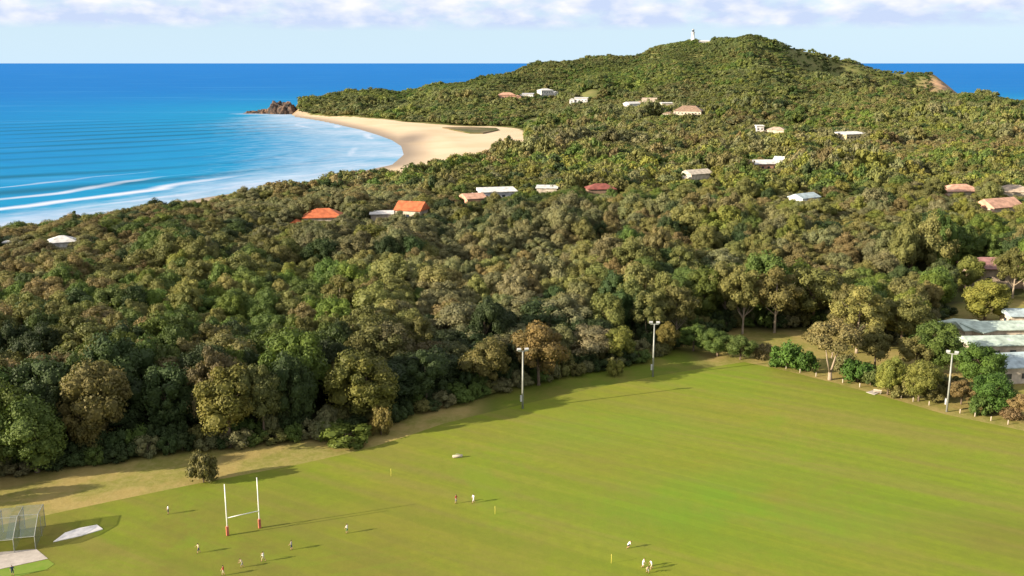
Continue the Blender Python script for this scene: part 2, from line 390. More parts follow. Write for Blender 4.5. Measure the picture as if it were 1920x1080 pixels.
FIELD = [gp(*p)[:2] for p in [(-260, 1010), (0, 985), (60, 972), (200, 942), (360, 909), (470, 888), (560, 871), (640, 853), (700, 838), (760, 819), (830, 795), (905, 776), (1000, 754), (1110, 729), (1225, 706), (1310, 692), (1395, 679),
         (1440, 688), (1500, 702), (1560, 717), (1660, 744), (1775, 778), (1850, 793), (1920, 808), (2050, 845), (2300, 940), (2700, 1200)]] + [(160, 20), (-160, 20)]
FIELD = [tuple(p) for p in FIELD]
FOREST_LINE = [(-260, 930), (-60, 912), (0, 895), (100, 881), (200, 869), (330, 850), (420, 841), (520, 832), (610, 822), (690, 803), (760, 783), (850, 757), (930, 737), (1000, 720), (1110, 697), (1225, 672), (1290, 640), (1390, 612)]
FL = [tuple(gp(*p)[:2]) for p in FOREST_LINE]
# everything north of this line may carry forest
WOOD = FL + [tuple(gp(*p)[:2]) for p in [(1400, 620), (1440, 624), (1530, 620), (1600, 640), (1690, 655), (1720, 620), (1790, 580), (1850, 560), (1990, 560), (2600, 700)]] + [(1700, 300), (2600, 900), (2600, 2600), (-2600, 2600), (-2600, 100)]
def polar(name, ts, Ds, zf):
    T, Y = np.meshgrid(ts, Ds); X = T * Y
    Z = zf(X, Y); n, m = X.shape
    V = np.stack([X, Y, Z], -1).reshape(-1, 3)
    idx = np.arange(n * m).reshape(n, m)
    F = np.stack([idx[:-1, :-1], idx[:-1, 1:], idx[1:, 1:], idx[1:, :-1]], -1).reshape(-1, 4)
    me = bpy.data.meshes.new(name)
    me.vertices.add(len(V)); me.vertices.foreach_set('co', V.ravel().astype(np.float32))
    me.loops.add(F.size); me.loops.foreach_set('vertex_index', F.ravel().astype(np.int32))
    me.polygons.add(len(F)); me.polygons.foreach_set('loop_start', (np.arange(len(F)) * 4).astype(np.int32))
    me.polygons.foreach_set('loop_total', np.full(len(F), 4, np.int32))
    me.polygons.foreach_set('use_smooth', np.ones(len(F), bool))
    me.update(calc_edges=True)
    return me, X.ravel(), Y.ravel(), Z.ravel()
def setattr_f(me, name, arr):
    a = me.attributes.new(name, 'FLOAT', 'POINT'); a.data.foreach_set('value', np.asarray(arr, np.float32))

ts = np.concatenate([np.linspace(-3, -0.8, 20), np.linspace(-0.78, 0.78, 330), np.linspace(0.8, 3, 20)])
Ds = np.concatenate([np.linspace(15, 340, 90), np.linspace(344, 900, 100), np.linspace(907, 2420, 190)])
gme, X, Y, Z = polar('ground', ts, Ds, height)
gme.materials.append(M['ground'])
dsand = seg_dist(X, Y, SAND); dco = seg_dist(X, Y, COAST)
sand = np.clip(0.5 + dsand / 16, 0, 1); sand = np.maximum(sand, np.clip(1.3 - dco / 30, 0, 1) * (Y < 1600))
setattr_f(gme, 'sand', sand)
wq = g0(742, 262); setattr_f(gme, 'wet', np.clip(np.maximum(np.clip(1.15 - dco / 26, 0, 1), 1.1 * np.exp(-((X - wq[0] - 14) / 20) ** 2 - ((Y - wq[1] + 10) / 90) ** 2)), 0, 1) * 0.9)
dfl = seg_dist(X, Y, WOOD)
lawn = np.clip((X + 10) / 8, 0, 1) * np.clip((52 - X) / 8, 0, 1) * (Y < 262)
setattr_f(gme, 'dry', np.clip(0.8 - dfl / 5, 0, 1) * (1 - lawn)); setattr_f(gme, 'lawn', lawn)
setattr_f(gme, 'scrub', np.clip((Y - 1000) / 300, 0, 1))
tt = X / Y
rock = ((Y > 1900) & (tt > tcol(1690))) * np.clip((tt - tcol(1728) + (52 - Z) * .0005) / 0.02, 0, 1) * (.55 + .45 * (vnoise(X, Y, 18, 3) > .4)) + (dco < 22) * (Y > 1610)
setattr_f(gme, 'rock', np.clip(rock, 0, 1))
ground = link('ground', gme); tag(ground, kind='structure')

# ------------------------------------------------------------------ sea
SHORE = COAST[:11]
def swell(X, Y):
    dn = seg_dist(X, Y, SHORE, False)
    pl = -0.616 * X + 0.788 * Y - 640.0
    w_ = np.exp(-(dn / 130.0) ** 2)
    return dn, w_ * dn + (1 - w_) * pl + vnoise(X, Y, 220, 5) * 20 + vnoise(X, Y, 70, 6) * 5
def sea_z(X, Y):
    d = -seg_dist(X, Y, COAST); dn, ph = swell(X, Y)
    fade = np.clip((1700 - Y) / 700, 0, 1) * np.clip(d / 60, 0, 1) * np.clip((900 - dn) / 600, 0.0, 1)
    s = ph / 68.0 - np.floor(ph / 68.0)
    return fade * np.exp(-((s - 0.5) / 0.15) ** 2) * 1.3 * np.clip(vnoise(X, Y, 210, 8) * 1.9 - .3, 0, 1)
sD = np.concatenate([np.linspace(200, 480, 20), np.linspace(485, 1200, 240), np.linspace(1205, 2000, 160), np.geomspace(2020, 90000, 70)])
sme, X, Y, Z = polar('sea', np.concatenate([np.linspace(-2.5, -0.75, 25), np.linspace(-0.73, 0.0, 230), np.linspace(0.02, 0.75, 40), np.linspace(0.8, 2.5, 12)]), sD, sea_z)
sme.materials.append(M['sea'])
d = -seg_dist(X, Y, COAST)
dn, ph = swell(X, Y)
bay = np.clip((Y - 640) / 260, 0, 1) * np.clip((1600 - Y) / 250, 0, 1)
width = 62 + 120 * bay
wash = np.clip(1.3 - d / width, 0, 1) * (0.36 + 0.30 * vnoise(X, Y, 45, 17) * np.clip(1.2 - d / 90, 0, 1))
for k_, d0 in enumerate((14, 44, 78, 116, 158)):
    arc = np.exp(-((d + vnoise(X, Y, 70, 40 + k_) * 22 - 11 - d0) / (7 - k_ * .5)) ** 2) * bay * np.clip(vnoise(X, Y, 95, 50 + k_) * 2.0 - .35, 0, 1)
    wash = np.maximum(wash, arc * (.75, .65, .42, .25, .15)[k_])
br = np.zeros_like(d)
for d0, w, a in ((64, 7, 0.95), (104, 5, 0.75), (148, 4, 0.6), (26, 8, 0.8), (235, 4, 0.4)):
    br = np.maximum(br, np.exp(-((dn + vnoise(X, Y, 90, 3) * 16 + vnoise(X, Y, 25, 4) * 8 - 11 - d0 - 10 * bay) / w) ** 2) * a * np.clip(vnoise(X, Y, 130, 11 + d0) * 1.9 - .3 + (d0 == 60) * .5, 0, 1))
foam = np.maximum(wash, br * np.clip(1 - 1.5 * bay, 0, 1) * (d > 15) * (Y < 1250))
rocks_d = np.hypot((X - W(505, 1640)[0]) / 70, (Y - 1640) / 40)
foam = np.maximum(foam, np.clip(1.2 - rocks_d, 0, 1) * 0.7)
foam = np.maximum(foam, np.clip(1 - d / 18, 0, 1) * (Y > 1600) * 0.6)
setattr_f(sme, 'foam', np.where(d > -30, foam, 0))
setattr_f(sme, 'shallow', np.exp(-np.maximum(d, 0) / 420))
sp = ph / 68.0 - np.floor(ph / 68.0); pat = np.clip(vnoise(X, Y, 210, 8) * 1.9 - .3, 0, 1)
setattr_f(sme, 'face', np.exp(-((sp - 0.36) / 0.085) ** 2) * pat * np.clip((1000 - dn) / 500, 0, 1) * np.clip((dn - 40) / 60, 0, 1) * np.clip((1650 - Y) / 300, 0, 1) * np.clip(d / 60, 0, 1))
setattr_f(sme, 'far', np.clip((Y - 2500) / 9000, 0, 1))
tag(link('sea', sme), kind='structure')

# lagoon behind the beach
lag = [W(828, 1235), W(850, 1190), W(880, 1140), W(905, 1135), W(935, 1190), W(930, 1225), W(880, 1240)]
ML = NT('lagoon_water'); M['lagoon'] = ML.done(ML.bsdf(ML.mix(ML.ramp(ML.noise(0.03, 4), .4, .6), (0.075, 0.080, 0.025, 1), (0.16, 0.12, 0.07, 1)), 0.6, 0.04))
zl = max(hz(*p) for p in lag) + 0.15
tag(link('lagoon', slab_mesh('lagoon', lag, zl - 1.2, zl, M['lagoon'])), kind='structure')

# ------------------------------------------------------------------ oval
def field_mesh():
    bm = bmesh.new(); vs_ = [bm.verts.new((p[0], p[1], 5.03)) for p in FIELD]; f = bm.faces.new(vs_)
    if f.normal.z < 0: f.normal_flip()
    for ax in range(2):
        for v in np.arange(-180, 420, 4.0):
            co = (v, 0, 0) if ax == 0 else (0, v, 0); no = (1, 0, 0) if ax == 0 else (0, 1, 0)
            bmesh.ops.bisect_plane(bm, geom=bm.verts[:] + bm.edges[:] + bm.faces[:], plane_co=co, plane_no=no)
    me = bpy.data.meshes.new('playing_field'); bm.to_mesh(me); bm.free(); me.materials.append(M['turf'])
    co = np.zeros(len(me.vertices) * 3, np.float32); me.vertices.foreach_get('co', co); co = co.reshape(-1, 3)
    x, y = co[:, 0], co[:, 1]
    c = gp(1420, 950); c2 = gp(1130, 800); c3 = gp(1880, 1010)
    lush = np.exp(-(((x - c.x) / 30) ** 2 + ((y - c.y) / 14) ** 2)) * 0.9
    lush = np.maximum(lush, np.exp(-(((x - c2.x) / 18) ** 2 + ((y - c2.y) / 12) ** 2)) * 0.5)
    worn = np.clip((182 - y) / 30, 0, 1) * np.clip((8 - x) / 45, 0, 1) * 0.70
    worn = np.maximum(worn, np.exp(-(((x - c3.x) / 12) ** 2 + ((y - c3.y) / 10) ** 2)) * 0.5)
    q = gp(1030, 974); pt = np.exp(-(((x - q.x) / 2.6) ** 2 + ((y - q.y) / 1.8) ** 2))
    setattr_f(me, 'lush', lush); setattr_f(me, 'worn', worn)
    return me
tag(link('playing_field', field_mesh()), kind='structure')

# ------------------------------------------------------------------ trees: prototypes
def crown(name, seed, clumps, leaves, rx, rz, zc, cr, leaf, mat, zmin=-0.35, flat=1.0, hollow=0.55, cone=False, core=0.72):
    r = np.random.default_rng(seed)
    V = []; F = []; A = []
    ico = bmesh.new(); bmesh.ops.create_icosphere(ico, subdivisions=1, radius=1.0)
    iv = np.array([v.co[:] for v in ico.verts]); ifc = [[v.index for v in f.verts] for f in ico.faces]; ico.free()
    nv = 0; lean = r.normal(0, .10, 2); squash = r.uniform(.82, 1.1)
    # even spread of clump directions with jitter
    dirs = []
    while len(dirs) < clumps:
        i = len(dirs) + 0.5
        zz = 1 - (1 - zmin) * i / clumps
        an = i * 2.39996 + r.normal() * 0.35; zz = np.clip(zz + r.normal() * 0.10, zmin, 1)
        dirs.append(np.array([math.cos(an) * math.sqrt(max(0, 1 - zz*zz)), math.sin(an) * math.sqrt(max(0, 1 - zz*zz)), zz]))
    for dd in dirs:
        rad = r.uniform(hollow, 0.92)
        if cone:
            h = (dd[2] - zmin) / (1 - zmin); w = (1 - h) ** 0.8
            an = math.atan2(dd[1], dd[0]); c = np.array([math.cos(an) * rx * w * r.uniform(.4, .9), math.sin(an) * rx * w * r.uniform(.4, .9), zc + (h * 2 - 1) * rz])
        else:
            c = np.array([dd[0] * rx * rad * squash, dd[1] * rx * rad, zc + dd[2] * rz * rad]); c[:2] += lean * (c[2] - zc + rz)
        q = cr * r.uniform(0.55, 1.5); tone = r.uniform(0.15, 0.85)
        cv = iv * np.array([q, q, q * flat]) * core * (1 + r.normal(0, .12, (len(iv), 1))) + c
        V.append(cv); F += [[nv + j for j in f] for f in ifc]; A += [tone * 0.8] * len(ifc); nv += len(iv)
        n = int(leaves * r.uniform(0.8, 1.2))
        u = r.normal(size=(n, 3)); u[:, 2] += 0.25; u += (dd * 0.35); u /= np.linalg.norm(u, axis=1)[:, None]
        p = c + u * np.array([q, q, q * flat]) * r.uniform(0.72, 1.12, (n, 1))
        nn = u + r.normal(size=(n, 3)) * 0.42; nn /= np.linalg.norm(nn, axis=1)[:, None]
        a = np.cross(nn, r.normal(size=(n, 3))); a /= np.linalg.norm(a, axis=1)[:, None] + 1e-9
        b = np.cross(nn, a); s = leaf * r.uniform(0.6, 1.4, (n, 1)); b = b * r.uniform(0.5, 0.9, (n, 1))
        quad = np.stack([p - a*s, p - b*s + nn*s*0.15, p + a*s, p + b*s + nn*s*0.15], 1).reshape(-1, 3)
        V.append(quad); F += [[nv + 4*j, nv + 4*j + 1, nv + 4*j + 2, nv + 4*j + 3] for j in range(n)]
        A += list(np.clip(tone + r.normal(0, 0.17, n), 0, 1)); nv += 4 * n
    V = np.concatenate(V)
    me = bpy.data.meshes.new(name); me.from_pydata(V.tolist(), [], F); me.update()
    at = me.attributes.new('rnd', 'FLOAT', 'FACE'); at.data.foreach_set('value', np.array(A, np.float32))
    me.materials.append(mat); return me
def trunk(name, seed, h, r0, mat, limbs=6, spread=3.2, low=0.35, fork=False):
    r = random.Random(seed); m = MB()
    if fork:
        m.tube([(0, 0, -0.4), (0, 0, 0.6), (0.1, 0, 1.6)], [r0 * 1.5, r0 * 1.2, r0], 7)
        for sgn in (-1, 1):
            m.tube([(0, 0, 1.2), (sgn * 1.3, 0.2 * sgn, h * .4), (sgn * 2.5, 0.5, h * .75)], [r0 * .8, r0 * .5, r0 * .18], 6)
    else:
        bx, by = r.uniform(-.5, .5), r.uniform(-.5, .5)
        m.tube([(0, 0, -0.4), (0, 0, .5), (bx * .5, by * .5, h * .45), (bx, by, h * .9)], [r0 * 1.45, r0, r0 * .7, r0 * .15], 7)
    for i in range(limbs):
        an = i * 2.4 + r.uniform(-.4, .4); z0 = h * r.uniform(low, .65); s = spread * r.uniform(.6, 1.0)
        c, sn = math.cos(an), math.sin(an)
        m.tube([(0, 0, z0), (c * s * .5, sn * s * .5, z0 + h * .12), (c * s, sn * s, z0 + h * .28)], [r0 * .42, r0 * .28, r0 * .07], 5, False)
    return m.mesh(name, mat, True)
# natural size of every prototype: about 10 m wide, 12 m high (bushes 4 m wide, 3 m high)
LEAF = M['leaf']
PROTO = {}
for i in range(4):
    PROTO['gum%d' % i] = (crown('gum_crown', 10+i, 34, 250, 5.0, 4.5, 7.4, 1.45, 0.195, LEAF, -0.75, 0.85, 0.45), trunk('gum_trunk', 50+i, 10.5, .30, M['bark']))
for i in range(3):
    PROTO['round%d' % i] = (crown('round_crown', 20+i, 42, 230, 5.0, 5.0, 6.8, 1.45, 0.19, LEAF, -0.85, 0.9, 0.68), trunk('round_trunk', 60+i, 9.5, .34, M['bark']))
for i in range(2):
    PROTO['open%d' % i] = (crown('open_crown', 30+i, 28, 210, 5.0, 4.6, 7.6, 1.3, 0.19, LEAF, -0.6, 0.75, 0.45), trunk('open_trunk', 70+i, 11, .28, M['palebark'], 8, 3.6, .25))
PROTO['fork0'] = (crown('spreading_crown', 36, 28, 210, 5.0, 4.0, 7.9, 1.3, 0.19, LEAF, -0.35, 0.75, 0.5), trunk('forked_trunk', 76, 10.5, .30, M['palebark'], 6, 3.6, .4, True))
for i in range(3):
    PROTO['bush%d' % i] = (crown('bush_crown', 40+i, 18, 100, 1.9, 1.45, 1.35, 0.66, 0.15, LEAF, -0.85, 0.9, 0.6), trunk('bush_stem', 80+i, 2.2, .09, M['bark'], 4, .9, .15))
PROTO['pine0'] = (crown('pine_crown', 45, 34, 40, 3.2, 6.4, 7.6, 0.9, 0.32, LEAF, -0.9, 0.6, 0.5, True), trunk('pine_trunk', 85, 14, .28, M['bark'], 3, 1.2))
SIZE = {'gum': (10.8, 12.8), 'round': (11.2, 12.6), 'open': (11.0, 12.6), 'fork': (11.0, 12.4), 'bush': (4.6, 3.2), 'pine': (7.0, 15.0)}
TINT = dict(olive=(0.150, 0.150, 0.050), green=(0.082, 0.120, 0.028), dark=(0.046, 0.070, 0.024), yellow=(0.170, 0.176, 0.040), brown=(0.165, 0.136, 0.060), grey=(0.160, 0.160, 0.078), lime=(0.112, 0.150, 0.026))

def tree(kind, x, y, w, h, tint, label, cat='tree', group=None, name=None, rz=None, z=None, gain=1.0):
    base = ''.join(c for c in kind if not c.isdigit())
    if not kind[-1].isdigit(): kind = kind + str(random.randrange(sum(1 for q in PROTO if q.startswith(base))))
    cm, tm = PROTO[kind]; bw, bh = SIZE[base]
    e = empty(name or {'gum': 'gum_tree', 'round': 'round_tree', 'open': 'gum_tree', 'fork': 'spreading_tree', 'bush': 'bush', 'pine': 'pine_tree'}[base],
              (x, y, hz(x, y) if z is None else z), random.uniform(0, 6.28) if rz is None else rz)
    e.scale = (w / bw, w / bw, h / bh)
    c = link('crown', cm, e); link('trunk', tm, e)
    tn = TINT[tint] if isinstance(tint, str) else tint
    if not isinstance(tint, str) and gain != 1: tn = tuple(q * gain for q in tn)
    v = random.uniform(0.88, 1.12); c.color = (tn[0] * v, tn[1] * v * random.uniform(.95, 1.05), tn[2] * v, 1)
    tag(e, label, cat, group); return e

# ---- trees one can point to: (kind, base px, base py, crown width m, height m, tint, label)
NAMED = [
 ('round1', 690, 794, 16.0, 16.2, (0.095, 0.094, 0.022), 'large domed olive tree above the bright hedge at the forest edge'),
 ('gum1', 432, 838, 15.0, 17.0, (0.112, 0.106, 0.026), 'golden olive tree at the forest edge behind the lone bush'),
 ('round0', 560, 785, 17.0, 20.5, (0.064, 0.098, 0.016), 'tall bright green topped tree left of the domed olive tree'),
 ('gum2', 1010, 722, 14.0, 16.0, (0.140, 0.104, 0.036), 'orange brown tree right of the left light pole'),
 ('round2', 175, 850, 15.0, 19.0, (0.094, 0.084, 0.028), 'brownish tree in the dark forest corner at left'),
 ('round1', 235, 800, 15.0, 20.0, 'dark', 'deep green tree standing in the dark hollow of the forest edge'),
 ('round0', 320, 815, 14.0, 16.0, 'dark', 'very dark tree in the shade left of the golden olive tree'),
 ('round2', 70, 885, 15.0, 15.0, (0.062, 0.090, 0.020), 'green tree standing leftmost along the foot of the forest'),
 ('gum3', 900, 735, 12.5, 13.5, (0.105, 0.095, 0.030), 'olive tree between the domed tree and the left light pole'),
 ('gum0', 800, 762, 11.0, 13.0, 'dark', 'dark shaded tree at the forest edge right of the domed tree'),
 ('bush1', 715, 815, 5.5, 7.0, (0.135, 0.110, 0.034), 'small tan tree in front of the large domed tree'),
 ('bush0', 652, 829, 11.5, 3.6, 'lime', 'bright green hedge like bush below the large domed tree'),
 ('bush1', 618, 826, 5.5, 4.2, 'lime', 'small lime bush left of the bright hedge like bush'),
 ('bush2', 382, 905, 6.0, 6.4, (0.096, 0.090, 0.032), 'lone olive brown bush in the dry grass behind the goal posts'),
 ('bush1', 1155, 704, 4.6, 4.4, 'yellow', 'small bright palm like bush in shade left of the middle light pole'),
 ('gum2', 1248, 664, 6.5, 9.0, (0.115, 0.092, 0.026), 'small ochre tree behind the middle light pole'),
 ('round0', 1300, 658, 9.0, 7.6, 'green', 'green leafy bush tree right of the middle light pole'),
 ('round1', 1345, 668, 8.5, 7.0, 'green', 'green bush tree second right of the middle light pole'),
 ('round2', 1388, 674, 8.0, 6.6, 'green', 'green bush tree at the far corner of the field'),
 ('bush0', 1475, 690, 9.5, 6.4, (0.052, 0.098, 0.016), 'dense green bush right of the far field corner'),
 ('bush2', 1510, 696, 7.5, 5.6, (0.048, 0.090, 0.016), 'dense green bush touching the pale forked tree'),
 ('fork0', 1556, 712, 15.5, 15.5, (0.140, 0.118, 0.048), 'spreading tree with pale forked trunk at the field edge'),
 ('open1', 1606, 662, 16.0, 18.0, (0.142, 0.132, 0.040), 'tall pale olive tree behind the forked tree'),
 ('bush1', 1608, 716, 8.5, 6.0, (0.045, 0.090, 0.016), 'dark green bush right of the pale forked tree'),
 ('round1', 1664, 740, 6.6, 9.4, 'yellow', 'yellow green small tree beside the concrete slab'),
 ('round2', 1722, 752, 9.0, 9.8, (0.125, 0.126, 0.030), 'olive yellow tree left of the right light pole'),
 ('round0', 1757, 700, 14.0, 13.6, (0.058, 0.088, 0.018), 'big round green tree behind the right light pole'),
 ('gum0', 1802, 758, 7.0, 6.0, (0.155, 0.110, 0.048), 'brownish scrubby tree right of the right light pole'),
 ('round1', 1840, 728, 11.6, 10.4, (0.060, 0.105, 0.018), 'round green tree in front of the pale green roofs'),
 ('round2', 1866, 774, 10.4, 9.0, (0.050, 0.098, 0.018), 'round dark green tree at the field edge near the right border'),
 ('gum1', 1912, 785, 7.0, 6.0, (0.160, 0.110, 0.050), 'brown shrubby tree cut by the right border'),
 ('round0', 1846, 604, 15.0, 13.0, (0.150, 0.150, 0.030), 'bright yellow green tree behind the pale green roofs'),
 ('round2', 1810, 545, 11.0, 12.0, (0.110, 0.115, 0.030), 'round olive tree left of the purple brown roof'),
 ('open0', 1898, 560, 13.0, 16.5, (0.100, 0.100, 0.030), 'olive tree with pale trunk right of the purple brown roof'),
 ('open0', 1392, 626, 13.0, 19.0, (0.125, 0.118, 0.038), 'tall gum tree at the left of the bare clearing'),
 ('open1', 1452, 624, 15.0, 19.0, (0.128, 0.112, 0.038), 'tall pale trunked gum tree behind the bare clearing'),
 ('gum3', 1525, 612, 18.0, 18.0, (0.112, 0.108, 0.034), 'broad gum tree behind the right part of the clearing'),
 ('gum2', 1690, 655, 14.0, 15.0, (0.110, 0.108, 0.034), 'olive gum tree between the tall pale tree and the big round tree'),
 ('gum0', 1735, 600, 9.0, 12.0, (0.150, 0.122, 0.045), 'tan gum tree standing left of the yellow green tree'),
 ('bush0', 1690, 744, 6.5, 5.0, (0.130, 0.116, 0.040), 'olive shrub between the two small yellowish trees'),
 ('bush1', 1748, 752, 6.5, 4.6, (0.105, 0.100, 0.034), 'olive shrub just left of the right light pole'),
 ('bush2', 1790, 742, 7.5, 5.2, (0.080, 0.090, 0.026), 'green shrub directly behind the right light pole'),
 ('bush0', 1834, 776, 5.5, 4.6, (0.062, 0.100, 0.022), 'small green shrub left of the round dark green tree'),
 ('bush1', 1895, 786, 5.5, 3.6, (0.140, 0.100, 0.050), 'low brown shrub right of the round dark green tree'),
 ('gum1', 1640, 690, 10.0, 11.0, (0.110, 0.108, 0.034), 'olive tree between the forked tree and the big round tree'),
 ('gum3', 1660, 640, 12.0, 13.5, (0.100, 0.100, 0.032), 'olive gum right of the tall pale olive tree'),
 ('bush2', 1425, 672, 6.0, 4.4, (0.130, 0.108, 0.050), 'tan scrubby bush at the far field corner'),
 ('bush0', 1588, 700, 7.0, 5.2, (0.110, 0.100, 0.044), 'grey olive shrub behind the forked trunk at its right'),
 ('bush1', 1632, 722, 6.0, 4.6, (0.070, 0.092, 0.026), 'green shrub behind the bench at the field edge'),
 ('gum0', 1715, 700, 9.0, 10.0, (0.118, 0.110, 0.036), 'olive gum in front of the big round green tree'),
 ('gum2', 1575, 655, 10.0, 12.0, (0.120, 0.112, 0.040), 'olive gum left of the tall pale olive tree'),
 ('round1', 1760, 560, 11.0, 12.5, (0.060, 0.076, 0.026), 'dark round tree left of the yellow green tree'),
]
named_xy = []
for (kd, px, py, w, h, tn, lab) in NAMED:
    p = gp(px, py, 5.0); named_xy.append((p.x, p.y, w))
    tree(kd, p.x, p.y, w, h, tn, lab, 'bush' if kd.startswith('bush') else 'tree', z=5.0, gain=1.3)
for k, (px, py, w, h) in enumerate([(-70, 948, 7, 7.5)]):
    p = gp(px, py, 5.0); tree('round', p.x, p.y, w, h, 'green', 'tree just outside the left border whose shadow falls on the dry grass', z=5.0)
# Norfolk pines on the dune
for (px, D, h, lab) in ((632, 572, 17, 'dark pine poking above the dune trees before the surf'), (116, 408, 17, 'dark pine poking above the dune trees at far left')):
    x, y = W(px, D); tree('pine0', x, y, 5.5, h, 'dark', lab)

# ------------------------------------------------------------------ houses
def mat_house(name, c, rough=0.75): 
    if name not in M: M[name] = simple(name, c, rough, 0.2, 0, 0.45, 0.5)
    return M[name]
RC = dict(orange=(0.46, 0.13, 0.055), redbrown=(0.22, 0.07, 0.055), white=(0.60, 0.59, 0.57), grey=(0.42, 0.42, 0.45), salmon=(0.52, 0.30, 0.21), tan=(0.42, 0.33, 0.25), cream=(0.52, 0.45, 0.36), brown=(0.25, 0.17, 0.12), mint=(0.40, 0.48, 0.42), blue=(0.36, 0.44, 0.47), plum=(0.30, 0.16, 0.15), dark=(0.10, 0.10, 0.11), yellow=(0.62, 0.52, 0.30))
window_me = {}
def window_mesh(w, h):
    k = (round(w, 1), round(h, 1))
    if k not in window_me:
        m = MB(); m.box(-w/2, w/2, -0.06, 0.06, -h/2, h/2); window_me[k] = m.mesh('window', M['glass'])
    return window_me[k]
HOUSES = []
def house(name, p, w, d, wall_h, roof, roof_h, rcol, wcol, rz, label, cat='house', storeys=1):
    e = empty(name, (p[0], p[1], p[2] - 0.3), rz)
    m = MB(); m.box(-w/2, w/2, -d/2, d/2, -2.5, wall_h + .3); link('wall', m.mesh('wall', mat_house('wall_' + wcol, RC[wcol])), e)
    o = 0.7; z = wall_h + 0.32; m = MB(); W2, D2 = w/2 + o, d/2 + o
    b = [(-W2, -D2, z), (W2, -D2, z), (W2, D2, z), (-W2, D2, z)]
    if roof == 'flat':
        m.v = b + [(-W2, -D2, z+.35), (W2, -D2, z+.35), (W2, D2, z+.35+roof_h), (-W2, D2, z+.35+roof_h)]
        m.f = [(0,3,2,1),(4,5,6,7),(0,1,5,4),(1,2,6,5),(2,3,7,6),(3,0,4,7)]
    else:
        ins = 0 if roof == 'gable' else min(W2, D2) * 0.95
        m.v = b + [(-W2, -D2, z+.25), (W2, -D2, z+.25), (W2, D2, z+.25), (-W2, D2, z+.25), (-W2 + ins, 0, z + roof_h), (W2 - ins, 0, z + roof_h)]
        m.f = [(0,3,2,1),(0,1,5,4),(1,2,6,5),(2,3,7,6),(3,0,4,7),(4,5,9,8),(6,7,8,9),(5,6,9),(7,4,8)]
    rf = link('roof', m.mesh('roof', mat_house('roof_' + rcol, RC[rcol], 0.6)), e)
    n = max(2, int(w / 4))
    for s in range(storeys):
        zz = wall_h * (s + .55) / storeys
        for i in range(n):
            wo = link('window', window_mesh(1.6, 1.3), e, (-w/2 + w * (i + .5) / n, -d/2, zz))
        wo = link('window', window_mesh(1.6, 1.3), e, (-w/2, 0, zz), math.pi / 2)
    m = MB(); m.box(-.5, .5, -.05, .05, 0, 2.1); link('door', m.mesh('door', M['timber']), e, (w * .5 - w / n * 1.02, -d/2, .35))
    if w > 14 and name != 'school_wing':          # a lower wing at one end
        s_ = 1 if len(HOUSES) % 2 else -1; ww, dd_, hh = w * .38, d * .8, wall_h * .72; cx = s_ * (w/2 + ww/2 + .01); cy = -d * .28
        m = MB(); m.box(cx - ww/2, cx + ww/2, cy - dd_/2, cy + dd_/2, -2.5, hh); ex = link('extension', m.mesh('extension', mat_house('wall_' + wcol, RC[wcol])), e)
        m = MB(); m.v = [(cx-ww/2-.5, cy-dd_/2-.6, hh+.02), (cx+ww/2+.5, cy-dd_/2-.6, hh+.02), (cx+ww/2+.5, cy+dd_/2+.6, hh+.02), (cx-ww/2-.5, cy+dd_/2+.6, hh+.02), (cx, cy-dd_/2-.6, hh+1.9), (cx, cy+dd_/2+.6, hh+1.9)]
        m.f = [(0,3,2,1), (0,1,4), (2,3,5), (1,2,5,4), (3,0,4,5)]; link('extension_roof', m.mesh('extension_roof', mat_house('roof_' + rcol, RC[rcol], 0.6)), ex)
        link('window', window_mesh(1.6, 1.3), ex, (cx, cy - dd_/2, hh * .55))
    tag(e, label, cat); HOUSES.append((p[0], p[1], p[2], max(w, d) * .5, wall_h))
    return e
def hp(px, py, up): return hit(px, py, up)
